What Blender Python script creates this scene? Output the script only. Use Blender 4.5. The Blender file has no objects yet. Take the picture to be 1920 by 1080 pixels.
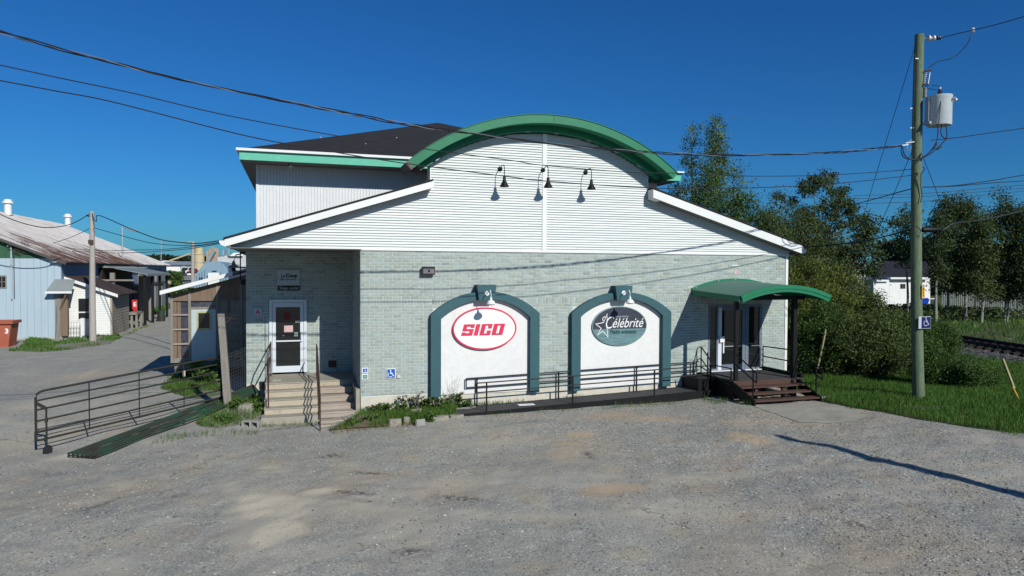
import bpy, math, random
import numpy as np
from mathutils import Vector, Matrix
random.seed(7); rng = np.random.default_rng(7)
R = math.radians
C = bpy.context.scene.collection
SC = bpy.context.scene

# ------------------------------------------------------------------ camera
EYE = (-1.77, -19.89, 3.8); YAW = R(17.5); PITCH = math.atan(33/1290); ROLL = .0044; FPX = 1290.0
cs, sn = math.cos(YAW), math.sin(YAW); cp, sp = math.cos(PITCH), math.sin(PITCH)
fwd = Vector((sn*cp, cs*cp, -sp)); r0 = Vector((cs, -sn, 0)); u0 = r0.cross(fwd)
cr, sr = math.cos(ROLL), math.sin(ROLL)
rt = r0*cr + u0*sr; up = -r0*sr + u0*cr
camd = bpy.data.cameras.new('camera'); cam = bpy.data.objects.new('camera', camd); C.objects.link(cam)
camd.sensor_width = 36; camd.lens = 36*FPX/1920; camd.clip_end = 6000; camd.clip_start = .1
cam.matrix_world = Matrix(((rt.x, up.x, -fwd.x, EYE[0]), (rt.y, up.y, -fwd.y, EYE[1]), (rt.z, up.z, -fwd.z, EYE[2]), (0, 0, 0, 1)))
SC.camera = cam
# ------------------------------------------------------------------ light
SUNV = Vector((.32, -1, .635)).normalized()          # towards the sun
EL = math.asin(SUNV.z); AZ = math.atan2(SUNV.x, SUNV.y)
w = bpy.data.worlds.new('World'); SC.world = w; w.use_nodes = True
nt = w.node_tree; nt.nodes.clear()
sky = nt.nodes.new('ShaderNodeTexSky'); sky.sky_type = 'NISHITA'; sky.sun_disc = False
sky.sun_elevation = EL; sky.sun_rotation = AZ; sky.altitude = 0; sky.air_density = 1.0; sky.dust_density = .5; sky.ozone_density = 4.0
hsv = nt.nodes.new('ShaderNodeHueSaturation'); hsv.inputs['Saturation'].default_value = 1.12; hsv.inputs['Value'].default_value = 1.0
bg = nt.nodes.new('ShaderNodeBackground'); bg.inputs['Strength'].default_value = .078
wo = nt.nodes.new('ShaderNodeOutputWorld')
tint = nt.nodes.new('ShaderNodeVectorMath'); tint.operation = 'MULTIPLY'; tint.inputs[1].default_value = (.20, .63, 1.03)      # deep clear-day blue
nt.links.new(sky.outputs[0], hsv.inputs['Color']); nt.links.new(hsv.outputs[0], tint.inputs[0]); nt.links.new(tint.outputs[0], bg.inputs['Color']); nt.links.new(bg.outputs[0], wo.inputs['Surface'])
sl = bpy.data.lights.new('sun', 'SUN'); sl.energy = 5.0; sl.angle = R(.5); sl.color = (1, .985, .90)
so = bpy.data.objects.new('sun', sl); C.objects.link(so); so.rotation_euler = (-SUNV).to_track_quat('-Z', 'Y').to_euler()
SC.view_settings.view_transform = 'Standard'; SC.view_settings.look = 'None'; SC.view_settings.exposure = 0; SC.view_settings.gamma = 1
SC.view_settings.use_curve_mapping = False

# ------------------------------------------------------------------ measuring helpers (a sight line meets a plane or a depth)
def sight(px, py):
    x = px-960; y = 540-py
    x, y = cr*x-sr*y, sr*x+cr*y
    Y = y*cp-FPX*sp; Z = FPX*cp+y*sp
    return (x*cs+Z*sn, -x*sn+Z*cs, Y)
def at(px, py, D):
    d = sight(px, py); t = D/FPX
    return Vector((EYE[0]+t*d[0], EYE[1]+t*d[1], EYE[2]+t*d[2]))
def on_y(px, py, Y):
    d = sight(px, py); t = (Y-EYE[1])/d[1]
    return (EYE[0]+t*d[0], EYE[2]+t*d[2])
CT = np.array([(0,0,-.20),(3,-.3,-.22),(3,-1.2,-.36),(6,-.3,-.2),(6,-1.2,-.31),(9,-1.2,-.26),(11,-3,-.14),(13.4,-3,-.12),(14,-1,-.1),
 (0,-.4,-.36),(0,-1.3,-.46),(-1.2,-1.4,-.52),(-1.2,-.3,-.48),(-2.7,-.5,-.50),(-3.6,1.6,-.02),(-3.3,.3,-.38),(-5.7,.5,-.52),(-4.6,.8,-.40),(-7.5,-.6,-.78),(-6.8,-1.7,-.78),(-13,27,-.42),(-8.7,15,-.45),
 (-5,8,-.1),(5,-6,-.35),(10,-6,-.2),(-5,-10,-.65),(0,-6,-.45),(-10,-5,-.8),(5,-12,-.45),(14.5,-8,-.1),(10,-12,-.3),(0,-25,-.6),(16,-4,0),(20,2,.05),
 (16,8,0),(-16,29,-.45),(-12,10,-.6),(-25,5,-.7),(25,10,0),(30,20,.1),(0,40,-.3),(-15,64,-.4),(40,40,.2),(90,60,.2),(-60,80,-.5),(0,200,-.4),(0,-60,-.5),(60,-20,-.1)], float)
def gz(x, y):
    x = np.asarray(x, float); y = np.asarray(y, float)
    n = np.zeros(x.shape); s = np.zeros(x.shape)
    for cx, cy, cz in CT:
        wgt = 1/((x-cx)**2+(y-cy)**2+.5)**1.6
        n += wgt*cz; s += wgt
    z = n/s
    z = z+.012*np.sin(x*1.7+.6*np.sin(y*1.3))*np.sin(y*2.1+.5)+.008*np.sin(x*4.3+y*1.9)*np.sin(y*5.1-x)
    return z
def g(x, y): return float(gz(x, y))
def ground_at(px, py):
    d = sight(px, py); z = -.3
    for i in range(12):
        t = (z-EYE[2])/d[2]; x = EYE[0]+t*d[0]; y = EYE[1]+t*d[1]; z = .5*z+.5*g(x, y)
    return Vector((x, y, g(x, y)))

# ------------------------------------------------------------------ materials
MATS = {}
def mat(name, col, rough=.8, col2=None, scale=3.0, amt=.5, bump=0, bscale=40, metallic=0, spec=.3, stretch=(1,1,1), fine=.12, fscale=30, tone=False,
        dirt=None, dscale=1.2, dlow=.55, trans=0):
    if name in MATS: return MATS[name]
    KA = .84; col2 = col2 or tuple(c*.8 for c in col); col = tuple(c*KA for c in col); col2 = tuple(c*KA for c in col2); dirt = tuple(c*KA for c in dirt) if dirt else None
    m = bpy.data.materials.new(name); m.use_nodes = True; t = m.node_tree; N = t.nodes; Lk = t.links
    b = N['Principled BSDF']; b.inputs['Roughness'].default_value = rough; b.inputs['Metallic'].default_value = metallic
    b.inputs['Specular IOR Level'].default_value = spec
    geo = N.new('ShaderNodeNewGeometry'); mp = N.new('ShaderNodeMapping'); mp.inputs['Scale'].default_value = stretch
    Lk.new(geo.outputs['Position'], mp.inputs['Vector'])
    n1 = N.new('ShaderNodeTexNoise'); n1.inputs['Scale'].default_value = scale; n1.inputs['Detail'].default_value = 6; n1.inputs['Roughness'].default_value = .6
    Lk.new(mp.outputs[0], n1.inputs['Vector'])
    rp = N.new('ShaderNodeValToRGB'); rp.color_ramp.elements[0].position = .5-.5*amt*.6-.02; rp.color_ramp.elements[1].position = .5+.5*amt*.6+.02
    c2 = col2 or tuple(c*.8 for c in col)
    rp.color_ramp.elements[0].color = (*c2, 1); rp.color_ramp.elements[1].color = (*col, 1)
    Lk.new(n1.outputs['Fac'], rp.inputs['Fac']); cur = rp.outputs['Color']
    n2 = N.new('ShaderNodeTexNoise'); n2.inputs['Scale'].default_value = fscale; n2.inputs['Detail'].default_value = 3
    Lk.new(mp.outputs[0], n2.inputs['Vector'])
    mr = N.new('ShaderNodeMapRange'); mr.inputs['From Min'].default_value = .3; mr.inputs['From Max'].default_value = .7
    mr.inputs['To Min'].default_value = 1-fine; mr.inputs['To Max'].default_value = 1+fine
    Lk.new(n2.outputs['Fac'], mr.inputs['Value'])
    mx = N.new('ShaderNodeVectorMath'); mx.operation = 'SCALE'; Lk.new(cur, mx.inputs[0]); Lk.new(mr.outputs[0], mx.inputs['Scale']); cur = mx.outputs[0]
    if tone:
        at_ = N.new('ShaderNodeAttribute'); at_.attribute_name = 'tone'
        m2 = N.new('ShaderNodeVectorMath'); m2.operation = 'MULTIPLY'; Lk.new(cur, m2.inputs[0]); Lk.new(at_.outputs['Color'], m2.inputs[1]); cur = m2.outputs[0]
    if dirt:
        n3 = N.new('ShaderNodeTexNoise'); n3.inputs['Scale'].default_value = dscale; n3.inputs['Detail'].default_value = 8; n3.inputs['Roughness'].default_value = .65
        Lk.new(mp.outputs[0], n3.inputs['Vector'])
        r3 = N.new('ShaderNodeMapRange'); r3.inputs['From Min'].default_value = dlow; r3.inputs['From Max'].default_value = dlow+.12; Lk.new(n3.outputs['Fac'], r3.inputs['Value'])
        m3 = N.new('ShaderNodeMix'); m3.data_type = 'RGBA'; Lk.new(r3.outputs[0], m3.inputs['Factor']); Lk.new(cur, m3.inputs['A']); m3.inputs['B'].default_value = (*dirt, 1); cur = m3.outputs['Result']
    Lk.new(cur, b.inputs['Base Color'])
    if bump:
        n4 = N.new('ShaderNodeTexNoise'); n4.inputs['Scale'].default_value = bscale; n4.inputs['Detail'].default_value = 4; Lk.new(mp.outputs[0], n4.inputs['Vector'])
        bm = N.new('ShaderNodeBump'); bm.inputs['Strength'].default_value = bump; bm.inputs['Distance'].default_value = .02
        Lk.new(n4.outputs['Fac'], bm.inputs['Height']); Lk.new(bm.outputs[0], b.inputs['Normal'])
    if trans:
        tr = N.new('ShaderNodeBsdfTranslucent'); Lk.new(cur, tr.inputs['Color']); ms = N.new('ShaderNodeMixShader'); ms.inputs[0].default_value = trans
        Lk.new(b.outputs[0], ms.inputs[1]); Lk.new(tr.outputs[0], ms.inputs[2]); Lk.new(ms.outputs[0], N['Material Output'].inputs['Surface'])
    MATS[name] = m; return m
white_siding = mat('white_siding', (.70,.725,.72), .55, (.65,.675,.67), 1.5, .8, fine=.03)
white_trim = mat('white_trim', (.80,.80,.79), .45, (.70,.70,.69), 1.0, .8, fine=.02)
white_panel = mat('white_panel', (.77,.76,.75), .6, (.70,.69,.68), 1.2, .9, fine=.04, fscale=12, dirt=(.68,.67,.64), dscale=1.2, dlow=.66)
siding_a = mat('white_siding_a', (.68,.705,.70), .55, (.62,.645,.64), 1.2, .8, fine=.04, dirt=(.56,.57,.55), dscale=.9, dlow=.66)
siding_b = mat('white_siding_b', (.72,.74,.735), .55, (.67,.69,.685), 2.2, .8, fine=.04)
lens_m = mat('dull_lens', (.16,.15,.16), .3, None, 5, .5)
brickm = mat('painted_brick', (.385,.435,.405), .8, (.325,.37,.345), 6, .8, bump=.3, bscale=70, tone=True, fine=.16, fscale=45, dirt=(.255,.27,.23), dscale=1.6, dlow=.62)
mortar = mat('mortar', (.62,.675,.65), .9, (.56,.61,.585), 5, .6, fine=.08)
foundation = mat('foundation_paint', (.64,.59,.50), .9, (.52,.48,.41), 2.5, .7, bump=.2, dirt=(.30,.28,.23), dlow=.62)
green_new = mat('green_metal', (.011,.19,.092), .5, (.009,.15,.072), 1.1, .9, spec=.3, fine=.06, fscale=6, dirt=(.03,.17,.10), dscale=2.2, dlow=.6)
green_dusty = mat('green_dusty_metal', (.085,.22,.165), .6, (.12,.21,.17), 2.5, .7, fine=.06)
green_old = mat('faded_green_fascia', (.13,.50,.36), .6, (.10,.44,.31), 3, .7, stretch=(1,1,4), dirt=(.60,.64,.60), dscale=3, dlow=.62)
teal = mat('teal_surround', (.038,.108,.128), .6, (.030,.092,.112), 3, .6, fine=.05)
shingle = mat('dark_shingle', (.030,.028,.032), .9, (.013,.012,.014), 2.5, .9, stretch=(.6,3,6), fine=.35, fscale=14)
ribbed = mat('grey_ribbed_siding', (.70,.71,.73), .5, (.64,.65,.67), 2, .6, fine=.04)
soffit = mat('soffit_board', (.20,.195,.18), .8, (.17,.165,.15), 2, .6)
darkm = mat('black_steel', (.012,.012,.015), .45, (.02,.018,.018), 6, .7, spec=.5, dirt=(.06,.028,.018), dscale=5, dlow=.68)
blackp = mat('black_paint', (.006,.006,.007), .5, (.010,.010,.011), 6, .5, spec=.2)
alu = mat('white_door_frame', (.66,.70,.76), .4, (.6,.64,.70), 2, .5, fine=.03)
shaded_alu = mat('shaded_grey_door_frame', (.17,.20,.25), .45, (.15,.175,.22), 2, .5, fine=.03)  # grey-blue frame, darkened in colour for the shade under the canopy
concrete = mat('concrete', (.38,.35,.29), .9, (.29,.265,.22), 3, .8, bump=.4, bscale=30, dirt=(.20,.13,.075), dscale=2.5, dlow=.63)
conc_pad = mat('pad_concrete', (.37,.345,.29), .9, (.30,.28,.24), 2, .8, bump=.2)
deckm = mat('deck_grey', (.075,.072,.078), .8, (.045,.043,.048), 3, .8, bump=.3, stretch=(.5,4,4))
brownw = mat('brown_stained_wood', (.105,.052,.038), .8, (.06,.032,.026), 3, .8, bump=.3, stretch=(.6,4,4))
paleW = mat('pale_weathered_wood', (.46,.39,.33), .85, (.33,.27,.22), 3, .8, bump=.4, stretch=(.8,5,5), dirt=(.22,.16,.13), dscale=3, dlow=.62)
greyW = mat('grey_weathered_wood', (.30,.275,.24), .9, (.19,.17,.15), 3, .8, bump=.5, stretch=(5,5,.6), fine=.25)
riserm = mat('worn_cream_riser', (.50,.43,.33), .9, (.40,.34,.26), 4, .8, bump=.3, dirt=(.26,.13,.06), dscale=3.0, dlow=.60)
brownW2 = mat('raw_brown_wood', (.25,.175,.125), .9, (.15,.11,.085), 3, .8, bump=.4, stretch=(4,4,.8), fine=.2)
rust = mat('rusty_steel', (.085,.045,.035), .7, (.055,.035,.032), 8, .7, fine=.2)
gate_m = mat('gate_steel', (.040,.026,.022), .7, (.022,.034,.028), 3, .8, spec=.15, fine=.2)
gate_g = mat('green_gate_steel', (.012,.065,.040), .6, (.035,.025,.02), 2.0, .5, fine=.2)
polem = mat('treated_pole_wood', (.165,.225,.135), .85, (.085,.115,.07), 3, .7, bump=.5, bscale=30, stretch=(8,8,.5), fine=.3, fscale=14)
pole_old = mat('old_pole_wood', (.46,.43,.40), .9, (.33,.29,.26), 3, .8, bump=.5, stretch=(8,8,.5), dirt=(.22,.12,.07), dscale=1.2, dlow=.6)
wire_m = mat('cable_rubber', (.012,.012,.016), .5, (.02,.02,.024), 5, .5)
wire_l = mat('bare_aluminium_wire', (.35,.36,.38), .4, (.28,.29,.3), 5, .5, metallic=.6)
steel = mat('galvanised_steel', (.45,.46,.48), .45, (.38,.39,.4), 6, .6, metallic=.4)
tank_m = mat('light_grey_tank', (.52,.57,.60), .35, (.46,.51,.54), 3, .5, spec=.5)
porc = mat('porcelain', (.62,.62,.62), .25, (.52,.52,.52), 5, .5)
porc_d = mat('dark_porcelain', (.05,.035,.04), .25, (.03,.02,.03), 5, .5)
magenta = mat('sign_red', (.72,.035,.10), .5, (.66,.03,.085), 3, .4, fine=.03)
signwhite = mat('sign_white', (.86,.86,.86), .45, (.83,.83,.83), 3, .4, fine=.01)
navy = mat('sign_slate', (.030,.036,.055), .5, (.05,.05,.075), 14, .7, stretch=(1,1,.6), fine=.3, fscale=20)
aqua = mat('sign_aqua', (.19,.32,.33), .5, (.06,.14,.16), 4, .7, stretch=(.8,1,7), fine=.15)
blueS = mat('access_blue', (.0,.10,.48), .4, (.0,.09,.42), 3, .4, fine=.02)
navyS = mat('pole_sign_navy', (.010,.012,.11), .4, (.012,.014,.10), 3, .4, fine=.02)
greySign = mat('grey_sign_print', (.45,.50,.54), .5, (.42,.47,.51), 3, .4, fine=.02)
teal_dark = mat('dark_teal_print', (.012,.06,.055), .5, None, 3, .4)
rim_m = mat('pale_teal_rim', (.25,.38,.38), .5, None, 3, .4)
teal_print = mat('teal_print', (.10,.30,.26), .5, None, 3, .4)
yellow = mat('yellow_plate', (.62,.36,.03), .5, (.55,.30,.03), 6, .5)
guard = mat('guy_guard_plastic', (.42,.38,.20), .6, (.34,.29,.14), 6, .6)
lampW = mat('white_enamel', (.82,.84,.84), .3, (.78,.8,.8), 4, .4)
paper = mat('pink_paper', (.62,.42,.42), .8, (.58,.38,.38), 6, .4)
redfade = mat('faded_red_sticker', (.22,.02,.02), .6, None, 6, .4)
cream = mat('cream_sticker', (.5,.47,.36), .7, None, 6, .4)
dull = mat('dull_green_sticker', (.3,.4,.34), .7, None, 6, .4)
stone_m = mat('kerb_stone', (.33,.30,.25), .9, (.24,.215,.18), 8, .8, bump=.5, fine=.2)
cinder = mat('cinder_block', (.36,.35,.32), .9, (.28,.27,.25), 10, .7, bump=.5, fine=.2)
soil = mat('dry_soil', (.20,.155,.105), .95, (.14,.11,.075), 4, .8, bump=.5, fine=.3)
barn_b = mat('pale_blue_boards', (.42,.52,.59), .7, (.36,.455,.53), 1.2, .8, stretch=(6,6,.5), fine=.08, dirt=(.25,.32,.38), dlow=.68)
barn_g = mat('dark_green_boards', (.035,.115,.06), .7, (.026,.09,.048), 1.5, .8, stretch=(6,6,.5), fine=.08)
barn_s = mat('shaded_blue_wall', (.22,.30,.40), .75, (.17,.23,.31), 1.2, .8, stretch=(3,3,.5), fine=.12)  # barn blue darkened: the side wall's shade is put into the colour
roofr = mat('rusty_white_metal_roof', (.60,.58,.58), .6, (.42,.38,.37), 1.3, .9, stretch=(.22,1.6,.22), fine=.12, fscale=8, dirt=(.20,.11,.08), dscale=1.5, dlow=.59)
grroof = mat('grey_metal_roof', (.24,.27,.27), .6, (.18,.21,.21), 2, .7)
brroof = mat('brown_shingle_roof', (.075,.048,.04), .9, (.055,.035,.03), 4, .7, fine=.25)
whiteb = mat('white_clapboard', (.78,.78,.76), .6, (.7,.7,.68), 2, .6, fine=.03)
dumpm = mat('red_dumpster_paint', (.40,.11,.06), .6, (.32,.08,.045), 2.5, .7, dirt=(.16,.05,.03), dlow=.68)
redS = mat('red_sign', (.6,.03,.03), .5, None, 3, .4)
silo_m = mat('cream_silo_paint', (.58,.48,.28), .6, (.5,.41,.24), .8, .6)
far_blue = mat('faded_blue_metal', (.22,.34,.43), .6, (.19,.29,.37), .8, .6, stretch=(3,3,.5))
far_grey = mat('far_grey_roof', (.30,.33,.36), .7, (.25,.28,.31), .5, .6)
far_tan = mat('tan_plant_steel', (.42,.33,.24), .7, (.32,.25,.19), 1, .7)
house_roof = mat('charcoal_house_roof', (.022,.022,.028), .9, (.014,.014,.018), 2, .7)
tarp = mat('blue_bin_plastic', (.0,.05,.45), .5, (.0,.035,.34), 6, .7)
fence_w = mat('old_white_fence_paint', (.24,.26,.26), .85, (.13,.14,.14), 3, .8)
doorblue = mat('pale_blue_door', (.50,.57,.58), .6, (.43,.50,.51), 2, .6, dirt=(.05,.09,.05), dscale=7, dlow=.68)
yel_trim = mat('cream_yellow_trim', (.52,.49,.24), .6, None, 3, .4)
ballast = mat('ballast', (.17,.155,.165), .95, (.09,.08,.09), 9, .8, bump=.8, bscale=12, fine=.45, fscale=9)
sleeper = mat('creosoted_sleeper', (.020,.015,.013), .9, (.030,.022,.018), 6, .7)
rail_m = mat('rusty_rail', (.045,.028,.022), .6, (.03,.02,.018), 6, .7)
tyre = mat('tyre_rubber', (.015,.015,.015), .8, None, 6, .5)
car_w = mat('white_car_paint', (.72,.73,.75), .3, None, 6, .4, spec=.6)
car_d = mat('dark_car_paint', (.02,.02,.03), .3, None, 6, .4, spec=.6)
car_r = mat('maroon_car_paint', (.18,.03,.03), .3, None, 6, .4, spec=.6)
bark = mat('grey_bark', (.22,.20,.175), .9, (.13,.115,.10), 4, .8, bump=.4, stretch=(4,4,.7), fine=.3)
bark_p = mat('pale_poplar_bark', (.36,.36,.30), .9, (.22,.22,.19), 4, .8, bump=.3, stretch=(3,3,.9), fine=.25)
def leafm(n, c): return mat(n, c, .6, tuple(q*.72 for q in c), .6, .9, spec=.25, tone=True, fine=.1, trans=.34)
leaf_pop = leafm('poplar_leaf', (.14,.22,.055)); leaf_dark = leafm('dark_leaf', (.082,.12,.040)); leaf_mid = leafm('mid_green_leaf', (.090,.165,.035))
leaf_yel = leafm('olive_leaf', (.185,.225,.048)); leaf_far = leafm('far_conifer', (.030,.050,.022)); leaf_weed = leafm('weed_leaf', (.13,.23,.05))
leaf_mar = leafm('brownish_leaf', (.11,.15,.042))
grassm = leafm('grass_blade', (.095,.21,.032)); drygrass = leafm('dry_grass', (.36,.25,.13))
def glassm(name, base, rough, spec=.5):
    m = mat(name, base, rough, tuple(c*.6 for c in base), .9, .8, spec=spec, fine=.05); return m
dark_glass = glassm('dark_window_glass', (.018,.020,.022), .04, .5)
def plasticm():
    m = mat('plastic_sheet', (.075,.075,.095), .22, (.028,.028,.042), 2.2, .9, spec=.8, bump=.9, bscale=5, fine=.3, fscale=7)
    return m
plastic = plasticm()

def rust_band(m):      # rust creeping up from the eave of the barn roof
    t = m.node_tree; N = t.nodes; b = N['Principled BSDF']; src = b.inputs['Base Color'].links[0].from_socket
    geo = N.new('ShaderNodeNewGeometry'); sp_ = N.new('ShaderNodeSeparateXYZ'); t.links.new(geo.outputs['Position'], sp_.inputs[0])
    a = N.new('ShaderNodeMapRange'); a.inputs['From Min'].default_value = -21.5; a.inputs['From Max'].default_value = -15.6; t.links.new(sp_.outputs['X'], a.inputs['Value'])
    c = N.new('ShaderNodeMapRange'); c.inputs['From Min'].default_value = 62; c.inputs['From Max'].default_value = 44; t.links.new(sp_.outputs['Y'], c.inputs['Value'])
    mp = N.new('ShaderNodeMapping'); mp.inputs['Scale'].default_value = (.25,1.2,.25); t.links.new(geo.outputs['Position'], mp.inputs['Vector'])
    n = N.new('ShaderNodeTexNoise'); n.inputs['Scale'].default_value = .9; n.inputs['Detail'].default_value = 8; n.inputs['Roughness'].default_value = .7; t.links.new(mp.outputs[0], n.inputs['Vector'])
    x1 = N.new('ShaderNodeMath'); x1.operation = 'MULTIPLY'; t.links.new(a.outputs[0], x1.inputs[0]); t.links.new(c.outputs[0], x1.inputs[1])
    x2 = N.new('ShaderNodeMath'); x2.operation = 'MULTIPLY_ADD'; t.links.new(x1.outputs[0], x2.inputs[0]); x2.inputs[1].default_value = .33; t.links.new(n.outputs['Fac'], x2.inputs[2])
    r = N.new('ShaderNodeMapRange'); r.inputs['From Min'].default_value = .66; r.inputs['From Max'].default_value = .80; t.links.new(x2.outputs[0], r.inputs['Value'])
    mx = N.new('ShaderNodeMix'); mx.data_type = 'RGBA'; t.links.new(r.outputs[0], mx.inputs['Factor']); t.links.new(src, mx.inputs['A']); mx.inputs['B'].default_value = (.085,.042,.032,1); t.links.new(mx.outputs['Result'], b.inputs['Base Color'])
rust_band(roofr)
# ------------------------------------------------------------------ mesh helpers
ORIG = {}
class MB:
    def __init__(s): s.v = []; s.f = []
    def add(s, vs, fs):
        o = len(s.v); s.v += [tuple(v) for v in vs]; s.f += [tuple(i+o for i in f) for f in fs]; return s
    def box(s, x0, y0, z0, x1, y1, z1):
        x0, x1 = min(x0,x1), max(x0,x1); y0, y1 = min(y0,y1), max(y0,y1); z0, z1 = min(z0,z1), max(z0,z1)
        return s.add([(x0,y0,z0),(x1,y0,z0),(x1,y1,z0),(x0,y1,z0),(x0,y0,z1),(x1,y0,z1),(x1,y1,z1),(x0,y1,z1)],
                     [(0,3,2,1),(4,5,6,7),(0,1,5,4),(1,2,6,5),(2,3,7,6),(3,0,4,7)])
    def tube(s, pts, r, n=8, cap=True):
        pts = [Vector(p) for p in pts]; rs = r if isinstance(r, (list, tuple)) else [r]*len(pts)
        rings = []; ref = Vector((0,0,1))
        for i, p in enumerate(pts):
            d = (pts[min(i+1,len(pts)-1)]-pts[max(i-1,0)]).normalized()
            a = d.cross(ref if abs(d.dot(ref)) < .95 else Vector((1,0,0))).normalized(); b = d.cross(a)
            rings.append([p+(a*math.cos(2*math.pi*k/n)+b*math.sin(2*math.pi*k/n))*rs[i] for k in range(n)])
        vs = [v for q in rings for v in q]; fs = []
        for i in range(len(pts)-1):
            for k in range(n):
                k2 = (k+1) % n; fs.append((i*n+k, i*n+k2, (i+1)*n+k2, (i+1)*n+k))
        if cap: fs += [tuple(range(n))[::-1], tuple((len(pts)-1)*n+k for k in range(n))]
        return s.add(vs, fs)
    def bar(s, a, b, w, h=None):   # rectangular bar from a to b
        a, b = Vector(a), Vector(b); h = h or w; d = (b-a).normalized()
        u = d.cross(Vector((0,0,1)) if abs(d.z) < .95 else Vector((0,1,0))).normalized(); v = u.cross(d)
        u = u*w/2; v = v*h/2
        return s.add([a-u-v,a+u-v,a+u+v,a-u+v,b-u-v,b+u-v,b+u+v,b-u+v],[(0,3,2,1),(4,5,6,7),(0,1,5,4),(1,2,6,5),(2,3,7,6),(3,0,4,7)])
    def prism(s, poly, y0, y1, ax='y', dz=0):   # poly of (x,z) pushed from y0 to y1
        n = len(poly)
        if ax == 'y': vs = [(p[0], y0, p[1]) for p in poly]+[(p[0], y1, p[1]+dz) for p in poly]
        elif ax == 'x': vs = [(y0, p[0], p[1]) for p in poly]+[(y1, p[0], p[1]) for p in poly]
        else: vs = [(p[0], p[1], y0) for p in poly]+[(p[0], p[1], y1) for p in poly]
        fs = [tuple(range(n)), tuple(range(2*n-1, n-1, -1))]+[(i, i+n, (i+1) % n+n, (i+1) % n) for i in range(n)]
        return s.add(vs, fs)
    def strip(s, inner, outer, y0, y1, dz=0):   # band between two equal-length polylines of (x,z)
        for i in range(len(inner)-1):
            s.prism([inner[i], inner[i+1], outer[i+1], outer[i]], y0, y1, 'y', dz)
        return s
    def lathe(s, prof, c, n=20, axis=Vector((0,0,1))):
        c = Vector(c); axis = Vector(axis).normalized(); a = axis.orthogonal().normalized(); b = axis.cross(a); m = len(prof)
        vs = [c+axis*h+(a*math.cos(2*math.pi*k/n)+b*math.sin(2*math.pi*k/n))*r for r, h in prof for k in range(n)]
        fs = [(i*n+k, i*n+(k+1) % n, (i+1)*n+(k+1) % n, (i+1)*n+k) for i in range(m-1) for k in range(n)]
        fs += [tuple(range(n))[::-1], tuple((m-1)*n+k for k in range(n))]
        return s.add(vs, fs)
    def band(s, pts, wd, y0, y1):   # flat thick polyline in the xz plane
        A = []; B_ = []; n = len(pts); closed = math.dist(pts[0], pts[-1]) < 1e-6
        for i in range(n):
            p = pts[i]; a = pts[i-1] if i else (pts[-2] if closed else None); b = pts[i+1] if i < n-1 else (pts[1] if closed else None)
            nn = []
            for u, v in ((a, p), (p, b)):
                if u is None or v is None: continue
                L = math.dist(u, v) or 1; nn.append((-(v[1]-u[1])/L, (v[0]-u[0])/L))
            m = (sum(q[0] for q in nn), sum(q[1] for q in nn)); L = math.hypot(*m) or 1; m = (m[0]/L, m[1]/L); k = wd/2/max(.45, m[0]*nn[0][0]+m[1]*nn[0][1])
            A.append((p[0]+m[0]*k, p[1]+m[1]*k)); B_.append((p[0]-m[0]*k, p[1]-m[1]*k))
        return s.strip(B_, A, y0, y1)
    def build(s, name, m, parent=None, smooth=False, bevel=0):
        me = bpy.data.meshes.new(name); o0 = ORIG.get(parent.name, Vector()) if parent else Vector()
        me.from_pydata([(v[0]-o0.x, v[1]-o0.y, v[2]-o0.z) for v in s.v], [], s.f)
        bm_fix(me)
        me.materials.append(m)
        o = bpy.data.objects.new(name, me); C.objects.link(o)
        if parent: o.parent = parent; ORIG[o.name] = o0
        if smooth: me.shade_smooth(); me.set_sharp_from_angle(angle=R(38))
        if bevel:
            b = o.modifiers.new('bevel', 'BEVEL'); b.width = bevel; b.segments = 2; b.limit_method = 'ANGLE'
        return o
import bmesh
def bm_fix(me):
    bm = bmesh.new(); bm.from_mesh(me); bmesh.ops.recalc_face_normals(bm, faces=bm.faces); bm.to_mesh(me); bm.free()
def tag(o, label=None, cat=None, group=None, kind=None):
    if label: o['label'] = label
    if cat: o['category'] = cat
    if group: o['group'] = group
    if kind: o['kind'] = kind
    return o
def thing(name, label, cat, loc=(0,0,0), group=None):
    o = bpy.data.objects.new(name, None); C.objects.link(o); o.location = loc; o.empty_display_size = .1; ORIG[o.name] = Vector(loc)
    return tag(o, label, cat, group)
def put(name, me, loc, parent):    # an object sharing a mesh, at a world location under a parent
    o = bpy.data.objects.new(name, me); C.objects.link(o); o0 = ORIG[parent.name]
    o.parent = parent; o.location = Vector(loc)-o0; return o
def text(body, size, x, z, y, m, parent, name='lettering', shear=0, sx=1.0, align='CENTER', ext=.002, off=0, rotz=0):
    cu = bpy.data.curves.new(name, 'FONT'); cu.body = body; cu.size = size; cu.extrude = ext; cu.align_x = align; cu.align_y = 'CENTER'; cu.shear = shear; cu.offset = off
    cu.materials.append(m); o = bpy.data.objects.new(name, cu); C.objects.link(o); o.rotation_euler = (R(90), 0, rotz); o.scale = (sx, 1, 1)
    o0 = ORIG.get(parent.name, Vector()) if parent else Vector()
    o.location = Vector((x, y, z))-o0
    me = bpy.data.meshes.new_from_object(o); me.name = name; nm = o.name; bpy.data.objects.remove(o)   # the curve becomes a real mesh
    m_ = bpy.data.objects.new(name, me); C.objects.link(m_); me.materials.clear(); me.materials.append(m)
    m_.rotation_euler = (R(90), 0, rotz); m_.scale = (sx, 1, 1); m_.location = Vector((x, y, z))-o0
    if parent: m_.parent = parent
    return m_
def arc(cx, cz, r, a0, a1, n):   # angles measured from vertical, clockwise
    return [(cx+r*math.sin(a0+(a1-a0)*i/n), cz+r*math.cos(a0+(a1-a0)*i/n)) for i in range(n+1)]
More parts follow.
